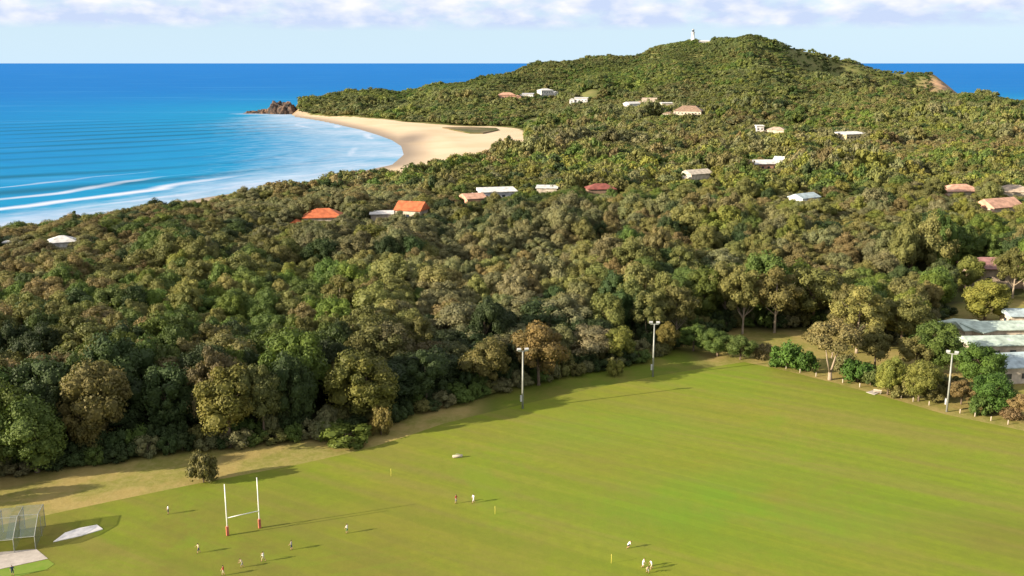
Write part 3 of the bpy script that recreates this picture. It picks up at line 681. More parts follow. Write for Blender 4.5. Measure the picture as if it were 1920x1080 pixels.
HL = [ # px, py(roof mid), width m, depth, wall height, roof, roof height, roof colour, wall colour, rotation, storeys, label
 ('beach_house', 606, 400, 17, 12, 6.5, 'hip', 3.6, 'orange', 'cream', 8, 1, 'low orange tiled house in the dune forest left of the tall orange one'),
 ('beach_house', 772, 387, 12, 10, 9.0, 'gable', 3.8, 'orange', 'cream', -18, 2, 'tall orange roofed house with cream walls in the dune forest'),
 ('shed', 716, 400, 10, 7, 6.5, 'flat', .5, 'white', 'cream', 6, 1, 'small white flat roofed building left of the tall orange house'),
 ('beach_house', 886, 368, 10, 11, 8.0, 'gable', 2.4, 'salmon', 'salmon', 25, 2, 'salmon gabled house left of the long grey roof'),
 ('apartment_block', 932, 357, 19, 10, 8.0, 'flat', 1.2, 'white', 'grey', 14, 2, 'long flat pale roofed block right of the salmon house'),
 ('beach_house', 1026, 351, 11, 8, 7.5, 'flat', .6, 'white', 'cream', -6, 1, 'small white roof peeking right of the long pale block'),
 ('beach_house', 1126, 350, 15, 10, 7.5, 'hip', 2.8, 'redbrown', 'brown', 5, 1, 'dark red roofed house half hidden in the forest centre'),
 ('beach_house', 116, 448, 9, 8, 8.0, 'hip', 2.2, 'white', 'white', 25, 2, 'white house alone among the trees near the left border'),
 ('shed', 26, 453, 5, 5, 7.0, 'flat', .4, 'white', 'cream', 0, 1, 'tiny white roof at the left border'),
 ('hill_house', 1022, 168, 21, 14, 10, 'hip', 3.0, 'white', 'white', 28, 2, 'bright white house highest on the left hill slope'),
 ('hill_house', 990, 176, 17, 12, 8, 'flat', 1.0, 'grey', 'white', -8, 1, 'grey white house just left of the bright white hill house'),
 ('hill_house', 950, 176, 24, 14, 7, 'hip', 3.5, 'salmon', 'salmon', 4, 1, 'dull pink house left of the white houses on the hill'),
 ('hill_house', 1090, 184, 18, 10, 7, 'flat', .6, 'white', 'white', -10, 1, 'small white house right of the bright white hill house'),
 ('hill_house', 1185, 193, 19, 12, 8, 'gable', 2.6, 'white', 'white', 34, 1, 'white terrace house at the left of the middle hill row'),
 ('hill_house', 1218, 186, 19, 11, 9, 'gable', 3.0, 'tan', 'cream', -15, 2, 'tan gabled house in the middle hill row'),
 ('hill_house', 1250, 193, 15, 10, 7, 'flat', .7, 'white', 'cream', 6, 1, 'small white house in the middle hill row left of the brown roof'),
 ('hill_house', 1292, 204, 32, 18, 9, 'hip', 6.0, 'brown', 'cream', -22, 2, 'large brown roofed house at the right of the middle hill row'),
 ('hill_house', 1424, 236, 7, 7, 11, 'flat', .5, 'white', 'white', 0, 2, 'narrow white tower house on the lower slope'),
 ('hill_house', 1456, 241, 16, 11, 8, 'hip', 2.6, 'tan', 'cream', -24, 1, 'tan house right of the narrow white one'),
 ('hill_house', 1596, 250, 25, 16, 10, 'flat', 1.2, 'white', 'yellow', 24, 2, 'big white flat roofed house with yellow walls on the right slope'),
 ('bush_house', 1306, 322, 17, 10, 8, 'gable', 2.6, 'cream', 'cream', 32, 1, 'long pale roofed house left of the white cluster'),
 ('bush_house', 1430, 304, 17, 11, 8, 'gable', 2.6, 'white', 'salmon', 10, 2, 'white roofed house with pinkish walls in the mid forest cluster'),
 ('bush_house', 1466, 297, 9, 9, 9, 'gable', 2.4, 'white', 'white', -30, 2, 'small white gabled house touching the mid forest cluster'),
 ('bush_house', 1508, 367, 13, 9, 7.5, 'gable', 2.2, 'blue', 'white', 35, 2, 'blue white gabled house in the right forest'),
 ('bush_house', 1798, 352, 20, 13, 7, 'hip', 3.4, 'salmon', 'cream', 6, 1, 'pale pink hip roofed house at the right'),
 ('bush_house', 1900, 354, 18, 12, 7, 'hip', 3.4, 'tan', 'cream', -8, 1, 'tan roofed house cut by the right border'),
 ('bush_house', 1872, 381, 19, 12, 7, 'gable', 4.0, 'salmon', 'cream', 24, 1, 'salmon gabled house in front of the tan roof at right'),
 ('bush_house', 1858, 493, 18, 11, 6.5, 'hip', 3.2, 'plum', 'tan', -4, 1, 'purple brown roofed house behind the yellow green tree'),
]
for (nm, px, py, w, d, wh, rf, rh, rc, wc, rot, st, lab) in HL:
    p = hp(px, py, wh + rh * .4); house(nm, p, w, d, wh, rf, rh, rc, wc, R(rot), lab, 'house' if nm not in ('shed', 'apartment_block') else nm.split('_')[0], st)

# school wings beside the oval: pale green metal roofs
def wing(px, py, w, d, wh, rh, rz, lab, rc='mint'):
    p = gp(px, py, 5.0 + wh); house('school_wing', (p.x, p.y, 5.0), w, d, wh, 'gable', rh, rc, 'cream', R(rz), lab, 'building')
wing(1868, 612, 22, 8, 3.6, 1.6, 4, 'far wing of the low building with pale green roof')
wing(1815, 612, 6, 13, 3.6, 1.4, 32, 'narrow end wing of the pale green roofed building at left')
wing(1885, 640, 22, 8, 3.6, 1.7, 4, 'middle wing of the low building with pale green roof')
wing(1912, 676, 17, 11, 4.0, 2.2, 8, 'front wing of the low building with blue green roof', 'blue')
wing(1915, 588, 9, 7, 3.4, 1.6, 0, 'small blue roofed annexe behind the pale green roofs', 'blue')

# ------------------------------------------------------------------ lighthouse
def lathe(m, prof_, n=20):
    b = len(m.v)
    for r_, z_ in prof_:
        for k in range(n): m.v.append((r_ * math.cos(2*math.pi*k/n), r_ * math.sin(2*math.pi*k/n), z_))
    for i in range(len(prof_) - 1):
        for k in range(n): m.f.append((b+i*n+k, b+i*n+(k+1)%n, b+(i+1)*n+(k+1)%n, b+(i+1)*n+k))
    m.f.append(tuple(b + k for k in reversed(range(n)))); m.f.append(tuple(b + (len(prof_)-1)*n + k for k in range(n)))
x, y = W(1296, 2085); lz = hz(x, y)
e = empty('lighthouse', (x, y, lz - 0.5)); tag(e, 'white lighthouse tower on the ridge of the headland', 'lighthouse')
top = zray(53, 2085) - lz
m = MB(); lathe(m, [(4.6, -2), (4.6, 3), (3.6, 3.2), (2.9, top * .66), (3.5, top * .68), (3.9, top * .71)]); link('tower', m.mesh('tower', M['white'], True), e)
m = MB(); lathe(m, [(4.1, top * .711), (4.1, top * .73)]); g = link('gallery', m.mesh('gallery', M['white']), e)
m = MB(); lathe(m, [(2.2, top * .731), (2.2, top * .86)]); link('lantern', m.mesh('lantern', M['glass']), e)
m = MB(); lathe(m, [(2.6, top * .861), (2.0, top * .93), (.5, top * .97), (.2, top)]); link('dome', m.mesh('dome', mat_house('dome_grey', (0.35, 0.36, 0.37)), True), e)
for k in range(3):
    link('window', window_mesh(.8, 1.4), e, (0, -3.2 + k * .22, 6 + k * 5))
p = W(1318, 2070); house('keepers_cottage', (p[0], p[1], hz(*p)), 24, 9, 4.5, 'hip', 2.6, 'white', 'white', R(4), 'low white cottage beside the lighthouse')

# ------------------------------------------------------------------ rocks at the point
def rock(cx, cy, rx, ry, rz_, seed, label):
    bm = bmesh.new(); bmesh.ops.create_icosphere(bm, subdivisions=4, radius=1.0)
    r = np.random.default_rng(seed); offs = r.uniform(0, 50, 3)
    for v in bm.verts:
        x_, y_, z_ = v.co
        n = float(vnoise(np.array([x_ * 3 + offs[0] + z_]), np.array([y_ * 3 + offs[1] + z_ * 1.7]), 1.0, seed)[0])
        n2 = float(vnoise(np.array([x_ * 8 + offs[2] - z_ * 4]), np.array([y_ * 8 + z_ * 5]), 1.0, seed + 1)[0])
        k_ = 0.62 + 0.5 * n + 0.22 * n2
        v.co = (x_ * k_ * rx, y_ * k_ * ry, (z_ * k_ if z_ > 0 else z_ * .3) * rz_)
    me = bpy.data.meshes.new('rock'); bm.to_mesh(me); bm.free(); me.materials.append(M['rock'])
    o = link('rock_outcrop', me, None, (cx, cy, 0.2)); tag(o, label, 'rock'); return o
t = NT('coastal_rock'); nz = t.noise(0.09, 6, 0.7)
M['rock'] = t.done(t.bsdf(t.mix(t.ramp(nz, .42, .6), (0.035, 0.033, 0.033, 1), (0.17, 0.105, 0.07, 1)), .9, .2, 0, t.noise(0.25, 6, .7), 1.0, 2.0))
x, y = W(519, 1640); rock(x, y, 16, 13, 19, 3, 'tall dark rock standing at the tip of the beach')
x, y = W(536, 1632); rock(x, y, 16, 12, 17, 4, 'reddish rock leaning on the right of the tall dark rock')
x, y = W(494, 1645); rock(x, y, 14, 9, 7, 5, 'low rock reef left of the tall dark rock')
x, y = W(470, 1650); rock(x, y, 13, 7, 4, 6, 'low wave washed rock farthest out from the beach tip')
x, y = W(566, 1650); rock(x, y, 16, 14, 15, 8, 'ochre rock between the beach tip and the wooded point')

# ------------------------------------------------------------------ forest
def scatter(s, D0, D1, tmax=0.66, seed=1):
    r = np.random.default_rng(seed)
    ys = np.arange(D0, D1, s); xs = np.arange(-tmax * D1, tmax * D1, s)
    X_, Y_ = np.meshgrid(xs, ys); X_ = X_ + (np.arange(len(ys)) % 2)[:, None] * s / 2
    X_ = (X_ + r.uniform(-.38, .38, X_.shape) * s).ravel(); Y_ = (Y_ + r.uniform(-.38, .38, Y_.shape) * s).ravel()
    k_ = np.abs(X_ / Y_) < tmax + 20 / Y_
    return X_[k_], Y_[k_]
parts = []
for (s, a, b, h0, h1, w0, w1, sd) in ((6.7, 120, 420, 9.5, 16.5, 7.5, 15.5, 1), (6.4, 420, 800, 8, 15, 7.0, 15.0, 2), (6.4, 800, 1250, 6, 12, 6.5, 14, 3), (6.0, 1250, 1750, 3.5, 9.5, 5.5, 14.0, 4), (5.6, 1750, 2350, 2.6, 6.5, 4.5, 11.0, 5)):
    x, y = scatter(s, a, b, 0.66, sd); r = np.random.default_rng(90 + sd)
    n = len(x); big = vnoise(x, y, 55, 21); lump = vnoise(x, y, 21, 22)
    giant = r.random(n) < 0.14
    h = h0 + (h1 - h0) * np.clip(r.beta(1.2, 1.6, n) * .7 + (big - .45) * .5 + (lump - .4) * .75 + giant * .35, -.3, 1.5)
    w = w0 + (w1 - w0) * np.clip(r.beta(1.2, 2.6, n) + giant * .45, 0, 1.3)
    parts.append(np.stack([x, y, h, w], 1))
P = np.concatenate(parts); x, y, h, w = P.T
z = height(x, y)
EDGE = seg_dist(x, y, FL, False)
keep = (z > 1.6) & (seg_dist(x, y, WOOD) > 1.0) & (seg_dist(x, y, SAND) < -3) & (seg_dist(x, y, FIELD) < -4)
dco = seg_dist(x, y, COAST)
# dune front: the wood stops short of the water
dune = [W(-700, 325), W(-300, 370), W(0, 425), W(200, 472), W(400, 540), W(600, 612), W(740, 690), W(760, 700)]
dl = np.interp(x / y, [q[0] / q[1] for q in dune], [q[1] for q in dune])
keep &= ~((x / y < tcol(750)) & (y > dl) & (y < 1400))
keep &= ~((y > 1400) & (dco < 12))
keep &= ~((x / y > tcol(1690)) & (y > 1930) & ((x / y > tcol(1748)) | (RNG.random(len(x)) < .45)))                       # bare red cliff head
keep &= ~((x / y > tcol(1455)) & (x / y < tcol(1700)) & (y > 1880) & (RNG.random(len(x)) < 0.7))   # grassy eastern slope
lagd = seg_dist(x, y, lag); keep &= lagd < -2
for (nx, ny, nw) in named_xy: keep &= np.hypot(x - nx, y - ny) > nw * 0.40
# openings
def opening(px, D, rx, ry):
    global keep
    cx, cy = W(px, D); keep &= ((x - cx) / rx) ** 2 + ((y - cy) / ry) ** 2 > 1
opening(1700, 690, 22, 26); opening(1640, 640, 12, 10); opening(1830, 330, 26, 14); opening(1740, 300, 8, 18); opening(1320, 278, 13, 9)
# grass clearings on the slope above the lagoon
opening(1010, 1290, 26, 70); opening(1105, 1480, 16, 30); opening(1500, 1180, 22, 26); opening(1345, 1450, 14, 26); opening(1240, 1180, 18, 30); opening(1050, 1120, 16, 22); opening(1690, 1150, 20, 24); opening(1560, 960, 16, 18); opening(1620, 840, 20, 18); opening(1120, 560, 10, 5)
# low growth in front of every house so that the roofs show, none on the footprint
hmax = np.full(len(x), 99.0); hrnd = np.random.default_rng(8).random(len(x))
for (hx, hy, hzz, rad, wh) in HOUSES:
    keep &= np.hypot(x - hx, y - hy) > rad + 2.0
    tz = hzz + wh * (0.58 if hy < 1000 else .58)
    m_ = (y < hy) & (np.abs(x / y - hx / hy) * hy < rad + w * 0.3) & (y > hy - 160)
    los = CAMZ + (tz - CAMZ) * (y / hy) - z
    hmax = np.where(m_, np.minimum(hmax, los * np.where(hrnd < .38, 1 + hrnd, 1.0)), hmax)
keep &= r.random(len(x)) > 0.05 + .10 * (vnoise(x, y, 40, 77) > .62)
lx, ly = W(1296, 2085); keep &= np.hypot(x - lx, y - ly) > 14
h2 = np.minimum(h, hmax); keep &= h2 > 2.2
w = np.where(h2 < h, np.minimum(w, h2 * 1.3 + 1.5), w); h = h2
stand = vnoise(x, y, 48, 61) * .65 + vnoise(x, y, 19, 62) * .35
mid_ = (y > 330) & (hmax > 90)
h = np.where(mid_, h * np.interp(stand, [.2, .42, .58, .8], [.55, .8, 1.1, 1.65]), h); w = np.where(mid_, w * np.interp(stand, [.3, .7], [.85, 1.2]), w)
h = np.where((x / y < tcol(760)) & (y > dl - 130) & (y < 1000), np.minimum(h, 9.5 + 3.5 * vnoise(x, y, 14, 63)), h)
rg = np.random.default_rng(71)
for _ in range(120):
    cy = rg.uniform(300, 1300); cx = rg.uniform(-.5, .52) * cy; a1, a2 = rg.uniform(5, 11), rg.uniform(5, 12)
    keep &= ((x - cx) / a1) ** 2 + ((y - cy) / a2) ** 2 > 1
x, y, h, w, z, EDGE, dco = (a[keep] for a in (x, y, h, w, z, EDGE, dco))
edge_big = (EDGE < 26) & (y < 300)
h = np.where(edge_big, h * 1.12, h); h = np.where((EDGE < 20) & (y < 260) & (x > -34) & (x < 40), np.minimum(h, 10.5), h); w = np.where(edge_big, w * 1.12, w)
# species by place: olive canopy with green, yellow, grey and brown patches
r = np.random.default_rng(5); n = len(x)
pn = vnoise(x, y, 60, 31) * .6 + r.random(n) * .4; pn2 = vnoise(x, y, 85, 33) * .55 + r.random(n) * .45
spec = np.zeros(n, int)                                            # 0 olive 1 green 2 yellow 3 grey 4 brown 5 dark 6 lime
spec[pn > .66] = 1; spec[pn > .80] = 6; spec[pn < .40] = 3; spec[pn2 > .70] = 4; spec[pn2 < .24] = 2; spec[(r.random(n) < .07)] = 5
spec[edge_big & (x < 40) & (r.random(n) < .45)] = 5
right = (y > 380) & (y < 900) & (x / y > tcol(1300)) & (r.random(n) < .2); spec[right] = 2
SN = ['olive', 'green', 'yellow', 'grey', 'brown', 'dark', 'lime']
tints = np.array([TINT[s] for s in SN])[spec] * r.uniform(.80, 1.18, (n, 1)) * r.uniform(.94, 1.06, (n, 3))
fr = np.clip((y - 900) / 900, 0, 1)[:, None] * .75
tints = tints * np.where((y < 245) & (x < 10) & (x > -140), .74, 1.0)[:, None]  # crowns at near left darkened: shade of taller trees painted into the leaf tint
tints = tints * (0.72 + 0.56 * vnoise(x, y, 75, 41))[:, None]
tints = tints * (1 - fr) + fr * (np.array([0.082, 0.108, 0.054]) * (0.35 + 0.65 * tints / tints.mean()))  # farther crowns turn grey blue-green: heath colour plus distance haze painted into the tint
# the 300 that show largest become single trees
inview = (np.abs(x / y) < 0.52) & (y > 150)
size = np.where(inview, w * h / y ** 2, 0)
order = np.argsort(-size); near = set(order[:300].tolist())
CN = ['olive', 'fresh green', 'yellowish', 'grey green', 'brownish', 'dark green', 'lime green']
MARKS = [(gp(a, b), t_) for a, b, t_ in ((690, 812, 'domed olive tree'), (432, 838, 'golden olive tree'), (560, 795, 'bright topped tree'), (1012, 733, 'orange brown tree'), (175, 850, 'brownish corner tree'), (70, 885, 'leftmost edge tree'),
    (850, 760, 'left light pole'), (1224, 700, 'middle light pole'), (1110, 700, 'small palm like bush'), (1392, 626, 'tall clearing gum'), (1452, 624, 'pale trunked gum'), (1525, 612, 'broad clearing gum'), (1606, 662, 'pale olive tree'), (1690, 655, 'right light pole'), (1735, 600, 'tan gum tree'), (1846, 604, 'yellow green tree'))]
def where(x_, y_):
    q, t_ = min(MARKS, key=lambda k_: (k_[0].x - x_) ** 2 * 1.6 + (k_[0].y - y_) ** 2 * .5)
    dx_, dy_ = x_ - q.x * y_ / q.y, y_ - q.y
    a_ = 'far behind' if dy_ > 45 else 'behind' if dy_ > 9 else 'beside'
    b_ = ' and left of' if dx_ < -4 else ' and right of' if dx_ > 4 else ''
    return a_ + b_ + ' the ' + t_
LABELS = set()
def forest_label(i, s_):
    wh = where(float(x[i]), float(y[i])); sh = ['tall' if h[i] > 15.5 else 'low' if h[i] < 12 else '', 'broad' if w[i] > 12 else 'slim' if w[i] < 10 else '']
    for ad in ('', sh[0], sh[1], (sh[0] + ' ' + sh[1])):
        lab = ' '.join((ad + ' ' + CN[s_] + ' forest tree ' + wh).split())
        if lab not in LABELS and len(lab.split()) <= 16: break
    LABELS.add(lab); return lab
for i in order[:300]:
    i = int(i); s = int(spec[i]); kd = 'round' if s in (1, 5, 6) else ('open' if r.random() < .18 else 'gum')
    if h[i] < 5: kd = 'bush'
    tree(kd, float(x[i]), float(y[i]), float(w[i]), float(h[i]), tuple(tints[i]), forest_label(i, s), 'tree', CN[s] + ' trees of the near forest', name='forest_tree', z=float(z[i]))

# bushes closing the foot of the forest edge
BW = ['olive', 'green', 'dark', 'dark', 'grey', 'green']
lens = [0.0]
for a_, b_ in zip(FL[:-1], FL[1:]): lens.append(lens[-1] + math.hypot(b_[0] - a_[0], b_[1] - a_[1]))
def bush_label(x_, y_, c_, row):
    return {'olive': 'olive', 'green': 'green', 'dark': 'dark', 'grey': 'grey green'}[c_] + (' front' if row == 0 else ' rear') + ' undergrowth bush ' + where(x_, y_)
pos = 12.0; kb = 0
while pos < lens[-1] - 2:
    for row in range(2):
        q = pos + random.uniform(-1, 1); fx = float(np.interp(q, lens, [p[0] for p in FL])); fy = float(np.interp(q, lens, [p[1] for p in FL]))
        off = 0.5 + row * 4.0 + random.uniform(-.8, .8); bx_, by_ = fx - .42 * off, fy + .9 * off
        bt = BW[random.randrange(6)]
        tree('bush', bx_, by_, random.uniform(4.2, 6.8), random.uniform(2.6, 4.6) + row * 1.6, bt, bush_label(bx_, by_, bt, row), 'bush', 'undergrowth bushes of the forest edge', name='undergrowth_bush', z=5.0)
    pos += 3.4; kb += 1

L2 = [gp(*p_) for p_ in ((1240, 655), (1290, 632), (1345, 616), (1400, 612), (1450, 615), (1500, 612), (1550, 612), (1610, 632), (1660, 645), (1700, 640), (1735, 610), (1775, 585))]
for a_, b_ in zip(L2[:-1], L2[1:]):
    nb = max(2, int((b_ - a_).length / 3.6))
    for i in range(nb):
        for row in range(2):
            q = a_.lerp(b_, (i + random.random() * .5) / nb); bx_, by_ = q.x + random.uniform(-.6, .6), q.y + row * 4.2 + random.uniform(-.5, .5); bt = BW[random.randrange(6)]
            tree('bush', bx_, by_, random.uniform(4.4, 7.2), random.uniform(2.8, 5.0) + row * 1.8, bt, bush_label(bx_, by_, bt, row), 'bush', 'undergrowth bushes of the forest edge', name='undergrowth_bush', z=5.0)

# all the others: one forest, real trees set out by geometry nodes
LI = M['leaf_i']
pc = bpy.data.collections.new('forest_prototypes')
def add_proto(name, cm, tm):
    bm = bmesh.new(); bm.from_mesh(cm); me = bpy.data.meshes.new(name); bm.to_mesh(me); bm.free()
    me.materials.clear(); me.materials.append(LI); me.materials.append(M['bark'])
    if tm:
        bm = bmesh.new(); bm.from_mesh(me); k0 = len(bm.faces); bm.from_mesh(tm)
        bm.faces.ensure_lookup_table()
        for f in bm.faces[k0:]: f.material_index = 1
        bm.to_mesh(me); bm.free()
    o = bpy.data.objects.new(name, me); pc.objects.link(o)
plist = []
for q in ('gum0', 'gum1', 'gum2', 'gum3', 'round0', 'round1', 'round2', 'open0'): plist.append(('near_' + q, PROTO[q][0], PROTO[q][1]))
for i in range(3): plist.append(('p_mid_gum%d' % i, crown('mid_crown', 100+i, 16, 44, 4.9, 4.1, 8.0, 1.75, 0.52, LI, -0.45, 0.85, 0.5), None))
for i in range(3): plist.append(('q_far%d' % i, crown('far_crown', 110+i, 9, 26, 4.6, 4.3, 7.4, 2.2, 0.75, LI, -0.4, 0.9, 0.5), None))
for q in plist: add_proto(*q)
names = sorted(q[0] for q in plist); ix = {nm: i for i, nm in enumerate(names)}
rest = np.array([i for i in range(n) if i not in near])
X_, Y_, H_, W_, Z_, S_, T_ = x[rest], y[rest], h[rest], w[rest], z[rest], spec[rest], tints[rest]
N = len(rest); pid = np.zeros(N, np.int32)
g_ids = [ix['near_gum%d' % i] for i in range(4)]; r_ids = [ix['near_round%d' % i] for i in range(3)]
m_ids = [ix['p_mid_gum%d' % i] for i in range(3)]; f_ids = [ix['q_far%d' % i] for i in range(3)]
rr = r.random(N)
pid = np.where(np.isin(S_, (1, 5, 6)), np.array(r_ids)[(rr * 3).astype(int)], np.array(g_ids)[(rr * 4).astype(int)])
pid = np.where(Y_ > 560, np.array(m_ids)[(rr * 3).astype(int)], pid); pid = np.where(Y_ > 1050, np.array(f_ids)[(rr * 3).astype(int)], pid)
fme = bpy.data.meshes.new('forest_points'); fme.vertices.add(N)
fme.vertices.foreach_set('co', np.stack([X_, Y_, Z_ - np.where(Y_ > 560, H_ * .25, .1)], 1).ravel().astype(np.float32))
a = fme.attributes.new('pid', 'INT', 'POINT'); a.data.foreach_set('value', pid.astype(np.int32))
a = fme.attributes.new('rot', 'FLOAT_VECTOR', 'POINT'); rv = np.zeros((N, 3), np.float32); rv[:, 2] = r.random(N) * 6.283; a.data.foreach_set('vector', rv.ravel())
sc = np.stack([W_ / 10.8, W_ / 10.8, H_ / 12.7 * np.where(Y_ > 560, 1.25, 1)], 1).astype(np.float32)
a = fme.attributes.new('scl', 'FLOAT_VECTOR', 'POINT'); a.data.foreach_set('vector', sc.ravel())
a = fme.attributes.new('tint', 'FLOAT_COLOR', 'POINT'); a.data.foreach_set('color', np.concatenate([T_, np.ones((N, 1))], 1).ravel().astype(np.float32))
forest = link('forest', fme); tag(forest, 'dense olive green coastal forest covering the flat and the headland', 'forest', kind='stuff')
ng = bpy.data.node_groups.new('forest_nodes', 'GeometryNodeTree')
ng.interface.new_socket('Geometry', in_out='INPUT', socket_type='NodeSocketGeometry'); ng.interface.new_socket('Geometry', in_out='OUTPUT', socket_type='NodeSocketGeometry')
gi = ng.nodes.new('NodeGroupInput'); go = ng.nodes.new('NodeGroupOutput')
iop = ng.nodes.new('GeometryNodeInstanceOnPoints'); ci = ng.nodes.new('GeometryNodeCollectionInfo')
ci.inputs['Collection'].default_value = pc; ci.inputs['Separate Children'].default_value = True; ci.inputs['Reset Children'].default_value = True
iop.inputs['Pick Instance'].default_value = True
def named(nm, t_):
    q = ng.nodes.new('GeometryNodeInputNamedAttribute'); q.data_type = t_; q.inputs['Name'].default_value = nm
    return q.outputs['Attribute']
ng.links.new(gi.outputs[0], iop.inputs['Points']); ng.links.new(ci.outputs[0], iop.inputs['Instance'])
ng.links.new(named('pid', 'INT'), iop.inputs['Instance Index']); ng.links.new(named('rot', 'FLOAT_VECTOR'), iop.inputs['Rotation']); ng.links.new(named('scl', 'FLOAT_VECTOR'), iop.inputs['Scale'])
ng.links.new(iop.outputs[0], go.inputs[0])
md = forest.modifiers.new('trees', 'NODES'); md.node_group = ng
print('forest trees', N)

# ------------------------------------------------------------------ light poles
def light_pole(px, py, label, h=13.2, rz=0.0):
    p = gp(px, py, 5.03); e = empty('light_pole', (p.x, p.y, 5.03), rz); tag(e, label, 'light pole', 'light poles round the field')
    m = MB(); m.tube([(0, 0, -.6), (0, 0, h)], [.24, .15], 10); link('pole', m.mesh('pole', M['pole'], True), e)
    m = MB(); m.box(-1.0, 1.0, -.07, .07, h - .05, h + .12); link('crossarm', m.mesh('crossarm', M['pole']), e)
    for sx_ in (-.85, .85):
        m = MB(); m.v = [(-.42, -.1, .12), (.42, -.1, .12), (.42, .3, .12), (-.42, .3, .12), (-.42, -.45, .55), (.42, -.45, .55), (.42, .18, .72), (-.42, .18, .72)]
        m.f = [(0,3,2,1),(4,5,6,7),(1,2,6,5),(2,3,7,6),(3,0,4,7),(0,1,5,4)]
        f = link('floodlight', m.mesh('floodlight', M['lamp']), e, (sx_, 0, h))
        m = MB(); m.v = [(-.36, -.16, .17), (.36, -.16, .17), (.36, -.45, .52), (-.36, -.45, .52), (-.36, -.19, .15), (.36, -.19, .15), (.36, -.48, .50), (-.36, -.48, .50)]
        m.f = [(0,1,2,3),(7,6,5,4),(0,4,5,1),(1,5,6,2),(2,6,7,3),(3,7,4,0)]
        link('lens', m.mesh('lens', M['lampglass']), f)
    m = MB(); m.box(-.55, -.2, -.3, .3, 1.7, 3.0); link('switch_box', m.mesh('switch_box', M['lamp']), e)
light_pole(980, 766, 'left of the light poles, standing against the dark forest edge', rz=R(10))
light_pole(1224, 706, 'middle light pole near the far corner of the field', rz=R(-4))
light_pole(1775, 772, 'right light pole in front of the round green trees', rz=R(-30))

# ------------------------------------------------------------------ goal posts
a_, b_ = gp(427, 1004, 5.03), gp(487, 990, 5.03); dv = b_ - a_; L = dv.length
e = empty('goal_posts', a_, math.atan2(dv.y, dv.x)); tag(e, 'white H shaped rugby goal posts with red padded feet', 'goal posts')
for xx, hh in ((0, 8.9), (L, 8.9)):
    m = MB(); m.tube([(xx, 0, -.4), (xx, 0, hh)], [.10, .075], 10); link('upright', m.mesh('upright', M['white'], True), e)
    m = MB(); m.box(xx - .2, xx + .2, -.2, .2, .02, 1.6); bm_ = m.mesh('pad', M['pad']); link('pad', bm_, e)
m = MB(); m.tube([(.1, 0, 3.05), (L - .1, 0, 3.05)], .075, 8); link('crossbar', m.mesh('crossbar', M['white'], True), e)

# ------------------------------------------------------------------ cricket nets, slabs, cover
slab = [gp(-120, 1046), gp(68, 1030), gp(90, 1048), gp(-20, 1072), gp(-140, 1092)]
tag(link('concrete_pad', slab_mesh('concrete_pad', [p[:2] for p in slab], 4.6, 5.075, M['concrete'])), kind='structure')
t = NT('lush_turf'); M['lush'] = t.done(t.bsdf(t.mix(t.ramp(t.noise(.6, 4), .3, .7), (0.12, 0.20, 0.022, 1), (0.17, 0.22, 0.04, 1)), .9, .1))
lt = [gp(-25, 1073.5), gp(90, 1049.5), gp(102, 1058), gp(88, 1068), gp(30, 1082), gp(-40, 1095)]
tag(link('green_turf_mat', slab_mesh('green_turf_mat', [p[:2] for p in lt], 4.6, 5.06, M['lush'])), kind='structure')
t = NT('net_mesh'); tr = t.node('ShaderNodeBsdfTransparent'); bs = t.bsdf((0.10, 0.14, 0.16, 1), .95, .0); mx = t.node('ShaderNodeMixShader'); mx.inputs[0].default_value = .5
t.l.new(tr.outputs[0], mx.inputs[1]); t.l.new(bs.outputs[0], mx.inputs[2]); t.l.new(t.math('ADD', .12, t.math('MULTIPLY', t.noise(1.4, 6, .8), .5)), mx.inputs[0]); M['net'] = t.done(mx)
def cricket_net(px, py, label):
    p = gp(px, py, 5.03); e = empty('cricket_net', (p.x, p.y, 5.03), R(10)); tag(e, label, 'cricket net', 'practice nets')
    prof_ = [(0, 0, 0), (0, 0, 2.2), (-.15, 1.8, 3.1), (-.5, 4.6, 3.9), (-.7, 8.5, 3.9), (-.7, 8.5, 0)]
    prof_ = [(q[0], q[1], q[2]) for q in prof_]
    m = MB(); m.poly([(q[0], q[1], q[2]) for q in prof_]); link('side_net', m.mesh('side_net', M['net']), e)
    m = MB()
    for i in range(1, 4):
        q0, q1 = prof_[i], prof_[i+1]; m.poly([(q0[0]-.05, q0[1], q0[2]), (q1[0]-.05, q1[1], q1[2]), (q1[0]-4.2, q1[1], q1[2]), (q0[0]-4.2, q0[1], q0[2])])
    link('roof_net', m.mesh('roof_net', M['net']), e)
    for i in range(len(prof_) - 1):
        m = MB(); m.tube([prof_[i], prof_[i+1]], .06, 6); link('frame_pipe', m.mesh('frame_pipe', M['pole']), e)
    for i in (1, 3):
        q = prof_[i]; m = MB(); m.tube([q, (q[0]-4.2, q[1], q[2])], .05, 6); link('cross_pipe', m.mesh('cross_pipe', M['pole']), e)
    m = MB(); m.tube([(-.3, 4.8, 0), (-.3, 4.8, 3.85)], .05, 6); link('post', m.mesh('post', M['pole']), e)
cricket_net(67, 1030, 'right bay of the practice cricket nets at the left border')
cricket_net(27, 1036, 'middle bay of the practice cricket nets at the left border')
cricket_net(-16, 1043, 'left bay of the practice cricket nets cut by the border')
cv = [gp(100, 1017), gp(122, 1000), gp(150, 991), gp(182, 985), gp(193, 993), gp(150, 1006)]
tag(link('pitch_cover', slab_mesh('pitch_cover', [p[:2] for p in cv], 4.9, 5.14, M['tarp'])), 'white pitch cover lying on the grass right of the nets', 'cover')
sl = [gp(1624, 736), gp(1643, 731), gp(1652, 735), gp(1640, 741)]
e = empty('park_bench', gp(1645, 738, 5.0), R(-24)); tag(e, 'weathered low bench at the field edge under the small yellow green tree', 'bench')
m = MB(); m.box(-.9, .9, -.25, .2, .42, .5); link('seat', m.mesh('seat', M['timber']), e)
